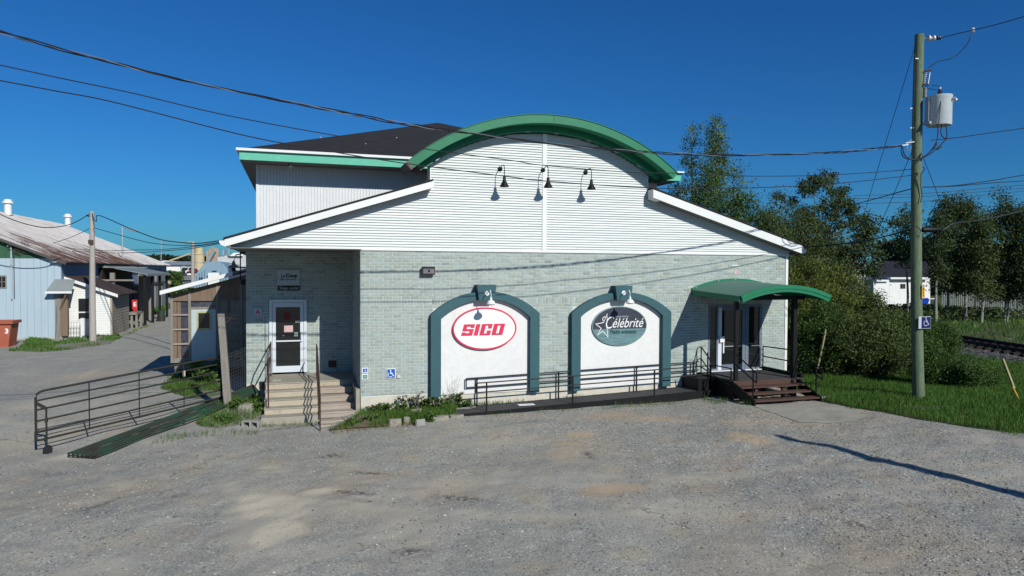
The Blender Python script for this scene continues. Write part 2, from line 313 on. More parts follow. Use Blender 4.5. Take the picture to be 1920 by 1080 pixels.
def fastmesh(name, V, F, m, tone=None, parent=None):     # V (n,3); F (k,c)
    me = bpy.data.meshes.new(name); V = np.asarray(V, np.float32); F = np.asarray(F, np.int32); k, c = F.shape
    if parent is not None: V = V-np.array(ORIG[parent.name], np.float32)
    me.vertices.add(len(V)); me.vertices.foreach_set('co', V.ravel()); me.loops.add(k*c); me.loops.foreach_set('vertex_index', F.ravel())
    me.polygons.add(k); me.polygons.foreach_set('loop_start', np.arange(0, k*c, c, dtype=np.int32))
    if tone is not None:
        a = me.color_attributes.new('tone', 'FLOAT_COLOR', 'CORNER'); t = np.repeat(np.asarray(tone, np.float32), c, axis=0)
        if t.ndim == 1: t = np.stack([t]*3, 1)
        a.data.foreach_set('color', np.concatenate([t, np.ones((len(t), 1), np.float32)], 1).astype(np.float32).ravel())
    me.update(calc_edges=True); me.validate(); me.shade_flat()
    me.materials.append(m); o = bpy.data.objects.new(name, me); C.objects.link(o)
    if parent is not None: o.parent = parent; ORIG[o.name] = ORIG[parent.name]
    return o
# ------------------------------------------------------------------ ground
def vnoise(x, y, s, seed=0):
    x = x*s; y = y*s; xi = np.floor(x).astype(int); yi = np.floor(y).astype(int); fx = x-xi; fy = y-yi
    fx = fx*fx*(3-2*fx); fy = fy*fy*(3-2*fy)
    def h(a, b): q = np.sin(a*127.1+b*311.7+seed*74.7)*43758.5453; return q-np.floor(q)
    return (h(xi, yi)*(1-fx)+h(xi+1, yi)*fx)*(1-fy)+(h(xi, yi+1)*(1-fx)+h(xi+1, yi+1)*fx)*fy
def fbm(x, y, s, o=4, seed=0): return sum(vnoise(x, y, s*2**k, seed+k)*.5**k for k in range(o))/sum(.5**k for k in range(o))
gx = np.unique(np.concatenate([[-3000,-1200,-500,-250,-140,-90], np.arange(-60, -14, 2.0), np.arange(-14, 17, .1), np.arange(17, 40, .8), np.arange(40, 100, 5.), [140,250,500,1200,3000]]))
gy = np.unique(np.concatenate([[-1000,-300,-100,-50], np.arange(-30,-14,1.), np.arange(-14, 3, .1), np.arange(3, 20, .5), np.arange(20, 100, 2.5), [110,130,180,300,600,1500,5000]]))
X, Y = np.meshgrid(gx, gy); Z = gz(X, Y)
near = np.clip((16-np.abs(X-2))/3, 0, 1)*np.clip((4-Y)/2, 0, 1)*np.clip(1-(X-(13.4+np.clip(-Y-6.5,0,3)*.45))/.6, 0, 1)*np.clip(1-(X-9.6)/.4-np.clip(-Y-6.1,0,9)*4, 0, 1)**.0
Z = Z+near*((fbm(X, Y, 1.1, 4, 3)-.5)*.06+(fbm(X, Y, 5, 2, 9)-.5)*.035)*np.clip((-Y-.9)/2, .15, 1)
ruts = np.exp(-((Y+6.8+.35*np.sin(X*.5))/.35)**2)*np.clip((X-5)/2,0,1)*np.clip((13-X)/2,0,1)+np.exp(-((Y+8.4+.3*np.sin(X*.4+1))/.3)**2)*np.clip((X-4)/2,0,1)*np.clip((12-X)/2,0,1)
Z = Z-.045*ruts*fbm(X, Y, 1.6, 3, 5)
ny, nx = X.shape
def patch(px, py, rx, ry, rot=0, soft=.35, seed=1):
    c = ground_at(px, py); dx = X-c.x; dy = Y-c.y; a = math.atan2(c.x-EYE[0], c.y-EYE[1])
    u = dx*math.cos(a)-dy*math.sin(a); v = dx*math.sin(a)+dy*math.cos(a); k = math.cos(rot)*u+math.sin(rot)*v; l = -math.sin(rot)*u+math.cos(rot)*v
    d = np.sqrt((k/rx)**2+(l/ry)**2)+(fbm(X, Y, 2.2, 4, seed)-.5)*.9
    return np.clip((1-d)/soft, 0, 1)
pale = np.maximum.reduce([patch(515,948,.8,.75,.2,.3,seed=2), patch(520,1000,.50,.62,.1,seed=4), patch(475,935,.3,.4,.1,seed=5), patch(540,965,.5,.4,.1,seed=45)*.8, patch(597,921,.5,.2,0,seed=6), patch(500,1040,.9,.5,0,.9,seed=46)*.35, patch(150,850,1.1,.45,.3,.6,seed=8), patch(880,905,1.3,.9,.2,.9,seed=10)*.45,
                          patch(770,990,.9,1.6,.2,.9,seed=11)*.4, patch(60,760,1.5,1.2,0,.8,seed=13)*.5, patch(900,830,2.0,.8,0,1.,seed=14)*.4])
broad = np.clip((fbm(X, Y, .42, 5, 77)-.50)*3.2, 0, 1)*.5*near+np.clip((fbm(X, Y, 1.3, 5, 78)-.56)*5, 0, 1)*.4*near
tan = np.maximum.reduce([broad, patch(1400,822,.75,.5,-.2,seed=21), patch(1150,918,1.0,.4,.5,.5,seed=22), patch(1235,786,1.2,.3,-.1,.6,seed=23), patch(1090,815,.45,.4,0,.5,seed=24), patch(700,895,1.2,.35,.1,.8,seed=25)*.6,
                         patch(1060,860,.5,.5,0,.6,seed=26)*.5, patch(170,705,2.2,1.2,.2,.8,seed=27)*.7, patch(1480,840,.8,.3,-.3,.8,seed=28)*.5, patch(330,690,1.5,1.5,.2,.8,seed=29)*.5, patch(520,880,1.2,.3,.1,.8,seed=33)*.4])
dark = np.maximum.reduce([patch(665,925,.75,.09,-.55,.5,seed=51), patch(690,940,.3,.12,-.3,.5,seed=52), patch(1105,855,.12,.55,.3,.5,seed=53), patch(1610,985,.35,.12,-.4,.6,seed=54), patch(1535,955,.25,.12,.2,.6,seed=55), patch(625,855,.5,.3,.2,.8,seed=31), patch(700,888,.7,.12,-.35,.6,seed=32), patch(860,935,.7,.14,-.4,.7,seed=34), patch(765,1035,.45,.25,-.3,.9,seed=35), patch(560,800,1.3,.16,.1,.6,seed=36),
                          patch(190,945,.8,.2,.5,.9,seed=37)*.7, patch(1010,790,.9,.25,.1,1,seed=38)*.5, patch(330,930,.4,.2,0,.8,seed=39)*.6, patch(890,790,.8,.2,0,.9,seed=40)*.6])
lanes = np.zeros_like(X)
for (lx, ly, lr, off) in ((2.0,-28.0,19.2,0),(2.0,-28.0,20.9,0),(9.0,9.0,17.4,0),(9.0,9.0,18.9,0),(-16.0,-9.0,12.0,0),(-16.0,-9.0,13.6,0)):
    dd_ = np.abs(np.hypot(X-lx, Y-ly)+.25*np.sin(X*.6+Y*.3)-lr); lanes = np.maximum(lanes, np.clip(1-dd_/.30, 0, 1)*np.clip(fbm(X, Y, .9, 4, int(lr*10))*3-.95, 0, 1))
pale = np.maximum(pale, lanes*.42)
asph = np.clip((5.6-X-.25*(Y+8)+(fbm(X,Y,1.5,3,50)-.5)*1.5)/.6, 0, 1)       # smoother worn asphalt west, loose gravel east
V = np.stack([X.ravel(), Y.ravel(), Z.ravel()], 1)
idx = np.arange(nx*ny).reshape(ny, nx)
F = np.stack([idx[:-1,:-1].ravel(), idx[:-1,1:].ravel(), idx[1:,1:].ravel(), idx[1:,:-1].ravel()], 1)
gm = bpy.data.materials.new('gravel_and_worn_asphalt'); gm.use_nodes = True; t = gm.node_tree; N = t.nodes; L = t.links; b = N['Principled BSDF']; b.inputs['Roughness'].default_value = .92; b.inputs['Specular IOR Level'].default_value = .25
geo = N.new('ShaderNodeNewGeometry'); pos = geo.outputs['Position']
def nnoise(s, d=4, r=.55):
    n = N.new('ShaderNodeTexNoise'); n.inputs['Scale'].default_value = s; n.inputs['Detail'].default_value = d; n.inputs['Roughness'].default_value = r; L.new(pos, n.inputs['Vector']); return n.outputs['Fac']
def nramp(v, a, b_, c0=0, c1=1):
    n = N.new('ShaderNodeMapRange'); n.inputs['From Min'].default_value = a; n.inputs['From Max'].default_value = b_; n.inputs['To Min'].default_value = c0; n.inputs['To Max'].default_value = c1; L.new(v, n.inputs['Value']); return n.outputs[0]
def nmix(f, a, b_):
    n = N.new('ShaderNodeMix'); n.data_type = 'RGBA'
    if isinstance(f, (int, float)): n.inputs['Factor'].default_value = f
    else: L.new(f, n.inputs['Factor'])
    for k, q in (('A', a), ('B', b_)):
        if isinstance(q, tuple): n.inputs[k].default_value = (*q, 1)
        else: L.new(q, n.inputs[k])
    return n.outputs['Result']
def nmul(a, b_):
    n = N.new('ShaderNodeMath'); n.operation = 'MULTIPLY'; L.new(a, n.inputs[0])
    if isinstance(b_, (int, float)): n.inputs[1].default_value = b_
    else: L.new(b_, n.inputs[1])
    return n.outputs[0]
def nattr(n_):
    n = N.new('ShaderNodeAttribute'); n.attribute_name = n_; return n.outputs['Fac']
base = nmix(nramp(nnoise(.5, 5), .35, .65), (.215,.213,.198), (.275,.27,.25))
base = nmix(nattr('asph'), base, nmix(nramp(nnoise(.9, 5), .35, .65), (.24,.236,.215), (.298,.288,.258)))
base = nmix(nmul(nramp(nnoise(2.3, 6, .7), .45, .7), .5), base, (.315,.285,.222))
base = nmix(nmul(nattr('tan'), .8), base, (.375,.285,.19))
base = nmix(nmul(nattr('pale'), .9), base, (.47,.415,.325))
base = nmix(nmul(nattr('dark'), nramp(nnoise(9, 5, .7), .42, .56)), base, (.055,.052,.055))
vo = N.new('ShaderNodeTexVoronoi'); vo.inputs['Scale'].default_value = 42; L.new(pos, vo.inputs['Vector'])
sepc = N.new('ShaderNodeSeparateColor'); L.new(vo.outputs['Color'], sepc.inputs[0])
vo2 = N.new('ShaderNodeTexVoronoi'); vo2.inputs['Scale'].default_value = 17; L.new(pos, vo2.inputs['Vector'])
sep2 = N.new('ShaderNodeSeparateColor'); L.new(vo2.outputs['Color'], sep2.inputs[0])
dens = nramp(nnoise(1.4, 4), .4, .6)
inv = N.new('ShaderNodeMath'); inv.operation = 'SUBTRACT'; inv.inputs[0].default_value = 1.0; L.new(nattr('smooth'), inv.inputs[1])
sc1 = N.new('ShaderNodeVectorMath'); sc1.operation = 'SCALE'; L.new(base, sc1.inputs[0]); sp_ = nramp(sepc.outputs[0], 0, 1, .60, 1.42)
mixs = N.new('ShaderNodeMix'); mixs.data_type = 'FLOAT'; L.new(inv.outputs[0], mixs.inputs['Factor']); mixs.inputs['A'].default_value = 1.0; L.new(sp_, mixs.inputs['B']); L.new(mixs.outputs['Result'], sc1.inputs['Scale'])
cur = sc1.outputs[0]
cur = nmix(nmul(nmul(nramp(sep2.outputs[0], .90, .93), nramp(vo2.outputs['Distance'], .42, .34)), inv.outputs[0]), cur, (.50,.49,.45))
cur = nmix(nmul(nmul(nramp(sep2.outputs[1], .93, .95), nramp(vo2.outputs['Distance'], .40, .32)), inv.outputs[0]), cur, (.05,.05,.055))
# cracks in the worn asphalt
vc = N.new('ShaderNodeTexVoronoi'); vc.feature = 'DISTANCE_TO_EDGE'; vc.inputs['Scale'].default_value = .42
wn = N.new('ShaderNodeTexNoise'); wn.inputs['Scale'].default_value = 2.5; wn.inputs['Detail'].default_value = 4; L.new(pos, wn.inputs['Vector'])
wv = N.new('ShaderNodeMixRGB') if False else N.new('ShaderNodeVectorMath'); wv.operation = 'MULTIPLY_ADD'; L.new(wn.outputs['Color'], wv.inputs[0]); wv.inputs[1].default_value = (.9,.9,.9); L.new(pos, wv.inputs[2]); L.new(wv.outputs[0], vc.inputs['Vector'])
crk = nmul(nmul(nramp(vc.outputs['Distance'], .010, .003), nramp(nnoise(.7, 3), .56, .62)), nattr('asph'))
cur = nmix(nmul(crk, .55), cur, (.05,.048,.045))
L.new(cur, b.inputs['Base Color'])
bp = N.new('ShaderNodeBump'); bp.inputs['Strength'].default_value = .36; bp.inputs['Distance'].default_value = .02
ad = N.new('ShaderNodeMath'); ad.operation = 'ADD'; L.new(nmul(vo.outputs['Distance'], 1.0), ad.inputs[0]); L.new(nmul(nnoise(14, 5, .7), 1.8), ad.inputs[1]); L.new(ad.outputs[0], bp.inputs['Height']); L.new(bp.outputs[0], b.inputs['Normal'])
_unused = None
go = fastmesh('ground', V, F, gm); go['kind'] = 'structure'; go.data.shade_smooth()
for nm, arr in (('pale', pale), ('tan', tan), ('dark', dark), ('asph', asph), ('smooth', np.clip(pale*.95+tan*.55+asph*.34+lanes*.4, 0, .92))):
    a = go.data.attributes.new(nm, 'FLOAT', 'POINT'); a.data.foreach_set('value', arr.ravel().astype(np.float32))
def gtop(x, y):
    """height of the ground mesh itself"""
    i = np.clip(np.searchsorted(gx, x)-1, 0, nx-2); j = np.clip(np.searchsorted(gy, y)-1, 0, ny-2)
    u = (x-gx[i])/(gx[i+1]-gx[i]); v = (y-gy[j])/(gy[j+1]-gy[j])
    return (Z[j, i]*(1-u)+Z[j, i+1]*u)*(1-v)+(Z[j+1, i]*(1-u)+Z[j+1, i+1]*u)*v
# loose stones lying on the lot
n = 22000
sx = rng.uniform(-8, 15, n*3); sy = rng.uniform(-13.5, -1.2, n*3)
keep = fbm(sx, sy, .8, 3, 60)+.30*np.clip((sx-4)/3, 0, 1)+.12 > rng.uniform(.35, 1.15, n*3)
sx = sx[keep][:n]; sy = sy[keep][:n]; n = len(sx); r = .008+.014*rng.random(n)**3
sxx = np.where(sx > 13.5, sx-4, sx); sz = gtop(sxx, sy)+r*.25
OCT = np.array([(1,0,0),(0,1,0),(-1,0,0),(0,-1,0),(0,0,.7),(0,0,-.7)], float)
Vs = OCT[None]*r[:,None,None]*(.7+.6*rng.random((n,6,1))); a = rng.uniform(0, 6.28, n); ca, sa = np.cos(a)[:,None], np.sin(a)[:,None]
Vx = Vs[:,:,0]*ca*1.3-Vs[:,:,1]*sa; Vy = Vs[:,:,0]*sa*1.3+Vs[:,:,1]*ca
Vs = np.stack([Vx+sxx[:,None], Vy+sy[:,None], Vs[:,:,2]+sz[:,None]], 2).reshape(-1, 3)
OF = np.array([(0,1,4),(1,2,4),(2,3,4),(3,0,4),(1,0,5),(2,1,5),(3,2,5),(0,3,5)]); Fs = (OF[None]+6*np.arange(n)[:,None,None]).reshape(-1, 3)
tn = np.repeat(rng.choice([.35,.7,1,1.3,1.9], n, p=[.12,.3,.33,.18,.07])[:,None]*np.array([[1,.98,.95]]), 8, axis=0)
pebm = mat('loose_gravel', (.31,.31,.285), .9, (.25,.25,.23), 20, .6, tone=True)
tag(fastmesh('gravel', Vs, Fs, pebm, tn), 'small loose grey stones scattered over the parking lot', 'gravel', kind='stuff')

# lawns: sheets lying on the ground
lawnm = mat('lawn_soil_green', (.050,.080,.022), .95, (.075,.065,.032), 1.3, .8, bump=.6, fine=.4, fscale=12)
vergem = mat('gravelly_turf', (.26,.25,.21), .95, (.15,.165,.085), 1.6, .9, bump=.5, fine=.3)
def inpoly(px, py, poly):
    c = np.zeros(px.shape, bool); n = len(poly)
    for i in range(n):
        x0, y0 = poly[i]; x1, y1 = poly[(i+1) % n]
        q = ((y0 > py) != (y1 > py)) & (px < (x1-x0)*(py-y0)/((y1-y0) or 1e-9)+x0); c ^= q
    return c
def smooth_edge(poly, seed, amp=.12, step=.35):
    out = []
    for i in range(len(poly)):
        a, b_ = poly[i], poly[(i+1) % len(poly)]; L_ = math.hypot(b_[0]-a[0], b_[1]-a[1]); k = max(1, min(60, int(L_/step)))
        for j in range(k):
            t_ = j/k; x = a[0]+(b_[0]-a[0])*t_; y = a[1]+(b_[1]-a[1])*t_
            out.append((x+amp*(float(fbm(np.array(x), np.array(y), 1.5, 3, seed))-.5)*2, y+amp*(float(fbm(np.array(x), np.array(y), 1.5, 3, seed+9))-.5)*2))
    return out
def sheet(name, poly, m, lift=.012, res=.5, label=None):
    xs = [p[0] for p in poly]; ys = [p[1] for p in poly]
    bm = bmesh.new(); vs = [bm.verts.new((x, y, 0)) for x, y in poly]; bm.faces.new(vs); bmesh.ops.triangulate(bm, faces=bm.faces)
    for ax, lo, hi in ((0, min(xs), max(xs)), (1, min(ys), max(ys))):
        q = lo+res
        while q < hi:
            co = [0,0,0]; no = [0,0,0]; co[ax] = q; no[ax] = 1
            bmesh.ops.bisect_plane(bm, geom=bm.verts[:]+bm.edges[:]+bm.faces[:], plane_co=co, plane_no=no); q += res
    for v in bm.verts: v.co.z = float(gtop(v.co.x, v.co.y))+lift
    me = bpy.data.meshes.new(name); bm.to_mesh(me); bm.free(); bm_fix(me)
    if sum(p.normal.z for p in me.polygons) < 0: me.flip_normals()
    me.materials.append(m); o = bpy.data.objects.new(name, me); C.objects.link(o); o['kind'] = 'structure'; me.shade_smooth(); return o
def gp(*pts): return [tuple(ground_at(*p)[:2]) for p in pts]
edge = gp((1528,752),(1560,757),(1600,765),(1660,774),(1740,789),(1830,803),(1920,814))
lawnR = edge+[(17.5,-9.6),(26,-13),(60,-14),(95,20),(95,70),(40,80),(20,70),(15.0,30),(14.8,.2),(13.7,-.3),(13.65,-2.9)]
lawnR_s = smooth_edge(lawnR[:9], 3, .12)[:-1]+lawnR[9:]
sheet('lawn', lawnR_s, lawnm, .012, 1.2)
verge = gp((60,634),(110,640),(216,626),(228,632),(205,645),(130,656),(75,661),(22,658)); verge_s = smooth_edge(verge, 5, .25); sheet('grass_verge', verge_s, vergem, .010, .6)
field = [(-7.9,60),(-14.6,66),(-14.4,140),(30,150),(30,60)]; sheet('meadow', field, lawnm, .02, 12)
bed = [(-.95,-1.25),(.2,-1.35),(1.2,-1.38),(2.1,-1.25),(2.6,-.95),(2.7,-.05),(0,-.05),(-.1,-.2)]; bed_s = smooth_edge(bed, 8, .05, .3)
sheet('planting_bed', bed_s, soil, .05, .25)
bedL = gp((366,795),(400,770),(438,750),(470,740),(492,752),(492,792),(455,796),(405,803)); bedM = gp((300,730),(335,700),(422,684),(428,738),(370,748)); bedL_s = smooth_edge(bedL, 11, .12, .3); sheet('weedy_verge', bedL_s, vergem, .008, .3); bedM_s = smooth_edge(bedM, 12, .12, .3); sheet('weedy_verge', bedM_s, vergem, .008, .4)

# grass blades
def blades(polys, total, h, seed, dens=None, wd=.012, name='grass', label='', m=None, dry=.05):
    rg = np.random.default_rng(seed); PX = []; PY = []
    for poly, cnt in polys:
        xs = [p[0] for p in poly]; ys = [p[1] for p in poly]
        x = rg.uniform(min(xs), max(xs), cnt*3); y = rg.uniform(min(ys), max(ys), cnt*3); k = inpoly(x, y, poly)
        if dens is not None: k &= dens(x, y) > rg.random(len(x))
        PX.append(x[k][:cnt]); PY.append(y[k][:cnt])
    x = np.concatenate(PX); y = np.concatenate(PY); n = len(x); z = gtop(x, y)+.0
    D = np.hypot(x-EYE[0], y-EYE[1]); f = np.clip(D/20, 1, 4)
    hh = h*(.45+.8*rg.random(n))*(.55+.9*fbm(x, y, .9, 3, seed)); a = rg.uniform(0, 6.28, n); wv_ = wd*f*(.6+.8*rg.random(n))
    lean = hh*.55*rg.random(n); b_ = rg.uniform(0, 6.28, n)
    ca, sa = np.cos(a)*wv_/2, np.sin(a)*wv_/2
    p0 = np.stack([x-ca, y-sa, z], 1); p1 = np.stack([x+ca, y+sa, z], 1)
    mx_, my_ = x+np.cos(b_)*lean*.35, y+np.sin(b_)*lean*.35
    p2 = np.stack([mx_+ca*.7, my_+sa*.7, z+hh*.6], 1); p3 = np.stack([mx_-ca*.7, my_-sa*.7, z+hh*.6], 1); p4 = np.stack([x+np.cos(b_)*lean, y+np.sin(b_)*lean, z+hh], 1)
    Vv = np.stack([p0, p1, p2, p3, p4], 1).reshape(-1, 3); k = 5*np.arange(n)[:,None]
    Ft = np.concatenate([np.stack([k+0, k+1, k+2], 2), np.stack([k+0, k+2, k+3], 2), np.stack([k+3, k+2, k+4], 2)], 1).reshape(-1, 3)
    br = .65+.7*rg.random(n)*(.6+.8*fbm(x, y, .5, 3, seed+5)); col = np.stack([br, br, br], 1); dr = rg.random(n) < dry; col[dr] *= np.array([2.6, 1.35, 2.0])
    o = fastmesh(name, Vv, Ft, m or grassm, np.repeat(col, 3, axis=0)); tag(o, label, 'grass', kind='stuff'); return o
fpoly = [tuple(p) for p in edge]+[(17.5,-9.6),(24,-8),(27,1),(22,3),(14.7,3),(13.7,-.3),(13.65,-2.9)]
blades([(fpoly, 120000)], 0, .17, 1, label='long green grass growing at the gravel edge around the utility pole', wd=.011)
blades([([(14.9,2),(27,0),(30,30),(14.9,30)], 26000), ([(27,0),(27,-10),(50,-8),(70,35),(30,30)], 30000)], 0, .22, 2, label='bright grass further back along the railway track', wd=.014)
blades([(verge_s, 5000)], 0, .15, 3, dens=lambda x, y: np.clip(fbm(x, y, .9, 3, 44)*4-1.75, 0, 1), label='short grass round the foot of the pale wooden pole', wd=.02)
blades([(bed_s, 8000)], 0, .20, 4, dens=lambda x, y: np.clip(fbm(x, y, 1.6, 3, 4)*2.2-.55, 0, 1), label='tufts of grass in the planting bed under the left arch', wd=.010, dry=.12)
blades([(bedL_s, 2400), (bedM_s, 5500)], 0, .19, 5, dens=lambda x, y: np.clip(fbm(x, y, 1.1, 3, 14)*2.6-.7, 0, 1), label='rough grass beside the left entrance steps and under the gate', wd=.010, dry=.10)
blades([([(2.7,-1.28),(10.4,-1.28),(11.0,-2.9),(10.6,-3.1),(10.1,-1.55),(2.7,-1.35)], 2400), ([(2.9,-.15),(10.2,-.15),(10.2,-.02),(2.9,-.02)], 700)], 0, .16, 6, label='thin weeds sprouting along the edges of the black ramp', wd=.009, dry=.25,
       dens=lambda x, y: np.clip(fbm(x, y, 2.0, 3, 24)*2.6-.9, 0, 1))
blades([([(-.9,-1.6),(1.4,-1.55),(1.3,-1.25),(-.9,-1.2)], 350)], 0, .11, 7, label='straw coloured dry grass along the kerb stones', wd=.009, m=drygrass, dry=0)
blades([([(-14.2,66),(-8,60),(-8,75),(-14,80)], 3000), ([(-15.0,44),(-14.2,44),(-14.2,64),(-15.2,64)], 1200)], 0, .4, 8, label='green meadow grass behind the blue barn', wd=.03)

ebo = [(x-.0, y-.45) for x, y in edge]
blades([(list(edge)+ebo[::-1], 2600)], 0, .08, 9, dens=lambda x, y: np.clip(fbm(x, y, 2.2, 3, 64)*3.4-1.5, 0, 1), label='sparse short tufts spreading from the lawn onto the gravel', wd=.009, dry=.25)
blades([([(-12.3,29),(-11.9,29),(-11.9,36),(-12.3,36)], 150), ([(-5.2,-1.2),(-2.7,-1.1),(-2.7,-.6),(-5,-.6)], 260), ([(-2.7,-.35),(-1.2,-.45),(-1.2,-.2),(-2.7,-.15)], 120)], 0, .14, 10, label='scattered grass sprouts in the cracks before the entrance steps', wd=.009, dry=.3)
# ------------------------------------------------------------------ main shop building
SH = thing('shop_building', 'long low shop of pale green brick and white siding under a green arched roof crest', 'building', (0,0,-.1))
ZS = 4.38      # bottom of the siding
WX1 = 14.52
# brick walls: mortar bed (part) with bricks as sub-parts
BL, BH = .2575, .0893
def brickmesh(l, h, tone, d=.012):
    mb = MB(); mb.add([(-l/2,0,-h/2),(l/2,0,-h/2),(l/2,0,h/2),(-l/2,0,h/2),(-l/2+.003,-d,-h/2+.003),(l/2-.003,-d,-h/2+.003),(l/2-.003,-d,h/2-.003),(-l/2+.003,-d,h/2-.003)],
                      [(4,5,6,7),(0,1,5,4),(1,2,6,5),(2,3,7,6),(3,0,4,7)])
    me = bpy.data.meshes.new('brick'); me.from_pydata(mb.v, [], mb.f); bm_fix(me); me.materials.append(brickm)
    a = me.color_attributes.new('tone', 'FLOAT_COLOR', 'CORNER'); a.data.foreach_set('color', list((*tone, 1))*len(me.loops)); return me
def tonev():
    q = random.random(); k = 1+random.gauss(0, .055)
    if q < .10: k *= .82
    elif q > .95: k *= 1.10
    wv_ = random.gauss(0, .025); return (k*(1+wv_), k, k*(1-wv_))
def bricks(z0, z1, xa, xb, holes, soldier=None):
    out = []; row = 0; z = z0
    while z+BH <= z1+.02:
        if soldier and soldier[0]-.01 <= z < soldier[0]+BH*.9:
            x = xa+.004
            while x < xb-.05:
                cx = x+.0425; cz = z+BH
                if not any(h[0] < cx < h[2] and h[1] < cz < h[3] for h in holes): out.append((cx, cz, .076, 2*BH-.014))
                x += .0888
            z += 2*BH; row += 2; continue
        x = xa-(BL/2 if row % 2 else 0)
        while x < xb:
            a, b_ = max(x, xa), min(x+BL, xb); cz = z+BH/2
            segs = [(a, b_)]
            for h in holes:
                if h[1] < cz < h[3]:
                    ns = []
                    for s0, s1 in segs:
                        if s1 <= h[0] or s0 >= h[2]: ns.append((s0, s1)); continue
                        if s0 < h[0]: ns.append((s0, h[0]))
                        if s1 > h[2]: ns.append((h[2], s1))
                    segs = ns
            for s0, s1 in segs:
                if s1-s0 > .03: out.append(((s0+s1)/2, cz, s1-s0-.013, BH-.013))
            x += BL
        z += BH; row += 1
    return out
def lay(lst, parent, y, n_single, ax='y', d=.012):
    lib = {}
    for (cx, cz, l, h) in lst[:n_single]:
        key = (round(l, 2), round(h, 2), random.randrange(9))
        if key not in lib: lib[key] = brickmesh(l, h, tonev(), d)
        put('brick', lib[key], (cx, y, cz), parent)
    V = []; F = []; T = []
    for i, (cx, cz, l, h) in enumerate(lst[n_single:]):
        e = .003; dd = d*(.8+.4*random.random())
        q = [(-l/2,0,-h/2),(l/2,0,-h/2),(l/2,0,h/2),(-l/2,0,h/2),(-l/2+e,-dd,-h/2+e),(l/2-e,-dd,-h/2+e),(l/2-e,-dd,h/2-e),(-l/2+e,-dd,h/2-e)]
        if ax == 'y': V += [(cx+a, y+b_, cz+c) for a, b_, c in q]
        else: V += [(y+b_, cx-a, cz+c) for a, b_, c in q]
        F += [(8*i+a, 8*i+b_, 8*i+c, 8*i+e_) for a, b_, c, e_ in [(4,5,6,7),(0,1,5,4),(1,2,6,5),(2,3,7,6),(3,0,4,7)]]; T += [tonev()]*5
    if V: o = fastmesh('brick', V, F, brickm, T, parent); o['kind'] = 'stuff'
F1 = (1.98, 5.33, .08, 2.50, 3.17); F2 = (6.39, 9.86, .05, 2.48, 3.13)     # arched surrounds: x0, x1, bottom, spring, crown
DX0, DX1, DZ1 = 11.36, 13.50, 2.69
mw = MB().prism([(0,.17),(DX0,.17),(DX0,DZ1),(DX1,DZ1),(DX1,.17),(WX1,.17),(WX1,ZS),(0,ZS)], 0, .24).build('brick_wall', mortar, SH)
holes = [(F1[0]+.1, 0, F1[1]-.1, 2.7), (F2[0]+.1, 0, F2[1]-.1, 2.7), (F1[0]+.7, 2.6, F1[1]-.7, 2.95), (F2[0]+.7, 2.6, F2[1]-.7, 2.95), (DX0, 0, DX1, DZ1)]
bl = bricks(.19, ZS, 0.002, WX1, holes, (2.76,)); bl.sort(key=lambda q: q[0]); lay(bl, mw, 0, 300)
# flush weathered joints at the top of the soldier course come from the bricks themselves
rw = MB(); rw.prism([(-3.24,.2),(-2.56,.2),(-2.56,2.84),(-1.42,2.84),(-1.42,.2),(0,.2),(0,ZS),(-3.24,ZS)], 3.2, 3.4)
rw = rw.build('recess_wall', mortar, SH)
lay(bricks(.19, ZS, -3.24, 0, [(-2.56, 0, -1.42, 2.84)], (2.76,)), rw, 3.2, 0)
sw = MB().box(0, .2, .17, .2, 3.2, ZS).build('recess_side_wall', mortar, SH)
lay(bricks(.19, ZS, .012, 3.2, [], (2.76,)), sw, 0, 0, 'x')
MB().prism([(0,-.6),(10.9,-.6),(10.9,.17),(0,.17)], -.008, .24).prism([(13.5,-.6),(WX1,-.6),(WX1,.17),(13.5,.17)], -.008, .24).build('foundation', foundation, SH)
MB().box(-3.24, 3.19, -.6, 0, 3.4, .2).box(0, .24, -.6, .15, 3.19, .17).build('foundation', foundation, SH)
# body behind
MB().box(WX1-.2, .24, -.3, WX1, 17, ZS).box(-3.24, 3.4, -.3, -3.04, 17, ZS).box(-3.24, 17, -.3, WX1, 17.2, ZS).build('side_wall', white_siding, SH)
MB().box(-2.6, 3.36, .5, -1.4, 3.39, 2.84).build('door_backing', blackp, SH)
MB().box(WX1-.10, -.03, .17, WX1+.035, .0-.0135, ZS).box(WX1+.001, -.03, .17, WX1+.035, .1, ZS).build('corner_trim', white_trim, SH)
